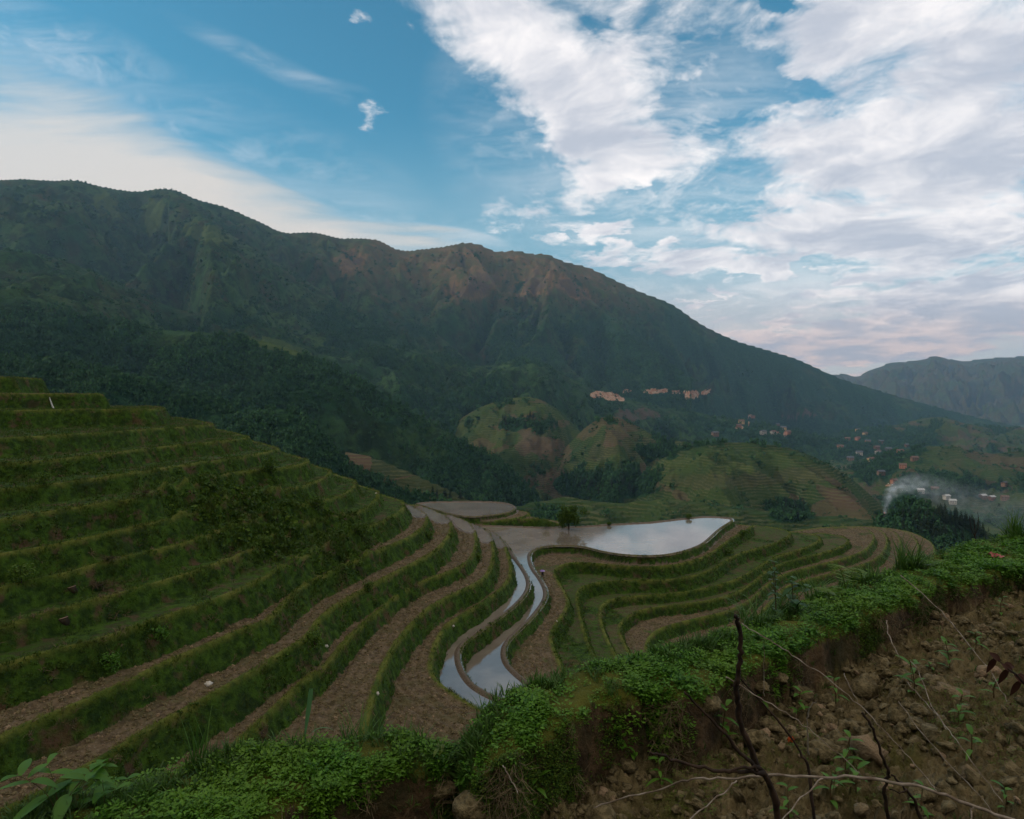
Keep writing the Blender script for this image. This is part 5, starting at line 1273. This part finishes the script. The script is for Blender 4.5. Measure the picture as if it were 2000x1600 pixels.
# ---- trees one can tell apart on the near hills
def conifer_proto():
    e = empty('conifer', (0, 0, 0)); tv_, tf_ = spire(5, 90)
    Acc().add(tv_, tf_).build('crown', M_CONIF, e); Acc().add(*tube([(0, 0, -.08), (0, 0, .9)], [.018, .004], 5)).build('trunk', M_TRUNK, e); return e
cp = conifer_proto(); first = True
def conifers(lst, label, group, hgt, ymin=0, ymax=1e9):
    global first
    for (u, v) in lst:
        h_ = far_hit(u, v, ymin, ymax)
        if h_ is None: continue
        e = cp if first else copy_tree(cp); first = False
        s_ = hgt * RNG.uniform(.8, 1.25); e.location = (h_[0], h_[1], h_[2] - .3); e.scale = (s_ * 1.15, s_ * 1.15, s_); e.rotation_euler = (0, 0, RNG.uniform(0, 6.28)); tag(e, label, 'tree', group)
rr_ = random.Random(3)
kn = [(rr_.uniform(1762, 1880), rr_.uniform(1012, 1056)) for _ in range(70)] + [(u, 1008 + (u - 1840) * .42) for u in (1838,1846,1858,1868,1876,1886,1893,1902,1910)] + [(rr_.uniform(1880, 1930), rr_.uniform(1012, 1060)) for _ in range(26)]
conifers(kn, 'dark conifer in the dense grove covering the knoll beside the smoke', 'conifers on the knoll', 8.0, 300, 480)
conifers([(872,975),(880,976),(868,974),(853,972),(846,973),(845,970),(900,975)], 'small dark conifer on the spur just behind the grey upper paddy', 'conifers behind the grey upper paddy', 8)
conifers([(rr_.uniform(1120, 1240), rr_.uniform(940, 968)) for _ in range(44)], 'dark conifer in the wood between the two terraced hills above the bright paddy', 'conifers in the wood above the bright paddy', 10)
conifers([(rr_.uniform(980, 1050), rr_.uniform(815, 838)) for _ in range(22)], 'dark tree in the small grove on the green hilltop', 'grove on the green hilltop', 11)
conifers([(rr_.uniform(1278, 1318), rr_.uniform(828, 858)) for _ in range(14)], 'dark tree in the clump right of the pyramid shaped hill', 'clump beside the pyramid shaped hill', 11)
conifers([(rr_.uniform(1525, 1575), rr_.uniform(985, 1018)) for _ in range(14)], 'dark tree in the hollow above the right terraces', 'trees above the right terraces', 8)

# ---- village
def house_proto(wall, roof):
    e = empty('village_house', (0, 0, 0)); Acc().box((0, 0, 2.0), (11, 7, 8)).build('wall', wall, e)
    a = Acc(); v_ = [(-6.2, -4.4, 5.7), (6.2, -4.4, 5.7), (6.2, 0, 8.4), (-6.2, 0, 8.4), (6.2, 4.4, 5.7), (-6.2, 4.4, 5.7), (-6.2, -4.4, 6.0), (6.2, -4.4, 6.0), (6.2, 0, 8.75), (-6.2, 0, 8.75), (6.2, 4.4, 6.0), (-6.2, 4.4, 6.0)]
    a.add(v_, [[0,1,2,3],[3,2,4,5],[6,9,8,7],[9,11,10,8],[0,6,7,1],[5,4,10,11],[0,3,9,6],[3,5,11,9],[1,7,8,2],[2,8,10,4]]); a.build('roof', roof, e)
    for zz in (1.2, 4.0):
        for xx in (-3.6, 0, 3.6): Acc().box((xx, -3.52, zz), (1.5, .12, 1.3)).build('window', M_WIN, e)
    return e
M_WIN = simple_mat("dark_window", (.02, .02, .025), (.03, .03, .03), 2, .3)
walls = [simple_mat("wood_wall", (.12, .075, .05), (.20, .13, .09), .5), simple_mat("plaster_wall", (.30, .28, .25), (.40, .37, .32), .4), simple_mat("ochre_wall", (.38, .27, .13), (.45, .33, .18), .4), simple_mat("brick_wall", (.26, .115, .07), (.34, .17, .11), .4)]
roofs = [simple_mat("grey_tile_roof", (.06, .07, .085), (.10, .11, .125), .8), simple_mat("brown_tile_roof", (.10, .065, .05), (.15, .09, .07), .8), simple_mat("pale_roof", (.34, .35, .37), (.45, .45, .46), .5)]
HS = [(1674,843,2,0,'ochre house with grey roof standing highest in the village'),(1675,860,3,1,'reddish house just below the highest one'),(1640,878,3,1,'lone brick house at the left of the village'),(1720,870,0,0,'timber house in the middle of the village'),(1711,879,0,1,'brown timber house below the middle one'),
 (1771,874,0,0,'large grey roofed house at the right of the village'),(1757,887,3,1,'small brown house under the large grey roofed one'),(1679,889,1,0,'white walled house among the trees at the lower left'),(1714,888,1,1,'white fronted house at the lower middle'),(1722,930,0,0,'timber house standing apart above the smoke'),
 (1745,945,3,1,'brick house by the bend of the road above the smoke'),(1797,963,1,2,'white roofed shed right of the smoke'),(1850,977,1,2,'long white roofed building on the valley road'),(1859,985,1,2,'low white shed below the long building'),(1920,975,0,2,'pale roofed house among the far trees at right'),
 (1938,978,3,2,'pale roofed brick house right of it'),(1962,977,0,1,'brown roofed house near the right edge'),(1962,952,0,0,'grey house higher up near the right edge'),(1827,963,0,1,'small brown house between the smoke and the white building'),(1520,832,0,0,'long grey roofed house on the slope above the village road'),
 (1490,850,1,0,'small white house on the wooded slope'),(1510,849,1,1,'white house next to the small one'),(1443,838,3,1,'brick house under the earth cutting'),(1396,853,0,0,'lone dark house left of the wooded slope'),
 (1470,818,3,1,'orange brick building by the upper village road'),(1538,850,3,1,'reddish building at the foot of the wooded slope'),(1530,840,2,0,'ochre house just above the reddish building'),(1448,828,2,1,'tan house at the bend of the upper road'),
 (1655,862,0,1,'timber house left of the reddish one'),(1695,868,3,0,'grey roofed brick house between the trees'),(1735,882,0,0,'timber house right of the middle pair'),(1700,902,2,1,'tan house low in the village'),
 (1785,900,0,1,'brown house at the lower right of the village'),(1660,900,0,0,'dark timber house at the lower left of the village'),(1762,915,3,1,'brick house halfway down to the smoke'),(1690,850,2,1,'tan house near the top of the village')]
protos = {}
for u, v, wi, ri, lb in HS:
    h_ = far_hit(u, v)
    if h_ is None: print('no house', lb); continue
    e = copy_tree(protos[(wi, ri)]) if (wi, ri) in protos else house_proto(walls[wi], roofs[ri]); protos.setdefault((wi, ri), e)
    s_ = min(1.5, h_[1] / 1250 * 1.1) ; e.location = (h_[0], h_[1], h_[2] + .5); e.scale = (s_, s_, s_ * .9); e.rotation_euler = (0, 0, RNG.uniform(-.5, .5)); tag(e, lb, 'house', 'houses of the far village')
M_WHITE = simple_mat("white_paint", (.75, .75, .74), (.8, .8, .8), 2, .6)
post = None
for i in range(13):
    t = i / 12; u, v = 1736 + t * 52, 946 + t * 24; h_ = far_hit(u, v)
    if h_ is None: continue
    if post is None: post = Acc().add(*tube([(0, 0, -1), (0, 0, .9), (0, 0, 1.1)], [.55, .55, .35], 8)).build('road_post', M_WHITE); e = post
    else: e = post.copy(); scene.collection.objects.link(e)
    e.location = h_; s_ = h_[1] / 1200; e.scale = (s_, s_, s_); tag(e, 'white roadside post in the slanting row above the smoke', 'road post', 'white posts along the valley road')

# ---- smoke and its small fire
fb = far_hit(1727, 1004)
YS = fb[1] - 1
pth = [(1728,1001,3),(1728,995,4),(1729,988,5.5),(1731,980,7),(1735,971,9),(1742,962,11),(1753,954,14),(1768,948,17),(1788,945,21),(1814,953,26),(1848,966,32),(1892,982,38),(1945,998,44),(2005,1014,50),(2075,1032,56)]
sm_root = empty('smoke', tuple(at(1728, 1003, YS))); tag(sm_root, kind='stuff', label="pale blue smoke rising from a field fire and drifting right over the valley")
puff_mats = []
for k, (u, v, r_) in enumerate(pth):
    R_ = r_ * 1.3 / F * YS; dens = [.9, .85, .8, .7, .6, .5, .4, .30, .22, .15, .11, .085, .07, .06, .05][k] * 1.7 / max(R_, 3)
    ms_ = bpy.data.materials.new("smoke"); ms_.use_nodes = True; ms_.node_tree.nodes.clear(); n = NT(ms_.node_tree)
    pv = n.new('ShaderNodeVolumePrincipled'); out = n.new('ShaderNodeOutputMaterial'); n.l.new(pv.outputs[0], out.inputs['Volume'])
    pv.inputs['Color'].default_value = (.74, .84, .95, 1)
    oc = n.new('ShaderNodeTexCoord').outputs['Object']; wc = n.new('ShaderNodeNewGeometry').outputs['Position']
    g_ = n.new('ShaderNodeTexGradient', gradient_type='SPHERICAL'); n.put(g_.inputs[0], oc)
    nn = n.noise(wc, .14, 4, .6)
    n.put(pv.inputs['Density'], n.math('MULTIPLY', n.math('MULTIPLY', n.ramp(g_.outputs['Fac'], 0, .6), n.ramp(nn, .38, .64, .05, 1)), dens))
    tv, tf = rock(5); ang = np.linalg.norm(tv, axis=1, keepdims=True)
    o = mesh_obj('puff', tv / ang, tf, ms_, True, parent=sm_root)
    o.location = at(u, v, YS - 1) - at(1728, 1003, YS); o.scale = (R_ * 1.15, R_, R_)
e = empty('bonfire', (fb[0], YS, at(1728, 1003, YS)[2])); tag(e, 'tiny field fire at the foot of the smoke', 'fire')
Acc().add(*tube([(-1, 0, -.6), (0, 0, -.1), (1.1, 0, -.5)], [.5, .6, .4], 6)).build('embers', M_BARK, e)
mf, nf, bf, _ = new_mat("flame"); bf.inputs['Base Color'].default_value = (.6, .2, .1, 1); bf.inputs['Emission Color'].default_value = (1, .35, .18, 1); bf.inputs['Emission Strength'].default_value = .8
Acc().add(*tube([(0, 0, 0), (.1, 0, .8), (0, 0, 1.6)], [.5, .35, .05], 6)).build('flame', mf, e)

# ---- haze over the whole valley
zb, zt_ = -430, float(HF.max()) + 60
hx, hy0, hy1 = 9600.0, -9600.0, 9800.0
a = Acc().box((0, (hy0 + hy1) / 2, (zb + zt_) / 2), (2 * hx, hy1 - hy0, zt_ - zb))
hz_ = a.build('haze', None); mh = bpy.data.materials.new("haze"); mh.use_nodes = True; mh.node_tree.nodes.clear(); n = NT(mh.node_tree)
pv = n.new('ShaderNodeVolumePrincipled'); out = n.new('ShaderNodeOutputMaterial'); n.l.new(pv.outputs[0], out.inputs['Volume'])
pv.inputs['Color'].default_value = (.38, .64, 1.0, 1); pv.inputs['Density'].default_value = 6.2e-5; pv.inputs['Anisotropy'].default_value = 0.1
hz_.data.materials.append(mh); tag(hz_, kind='stuff', label="thin blue evening haze filling the valley")
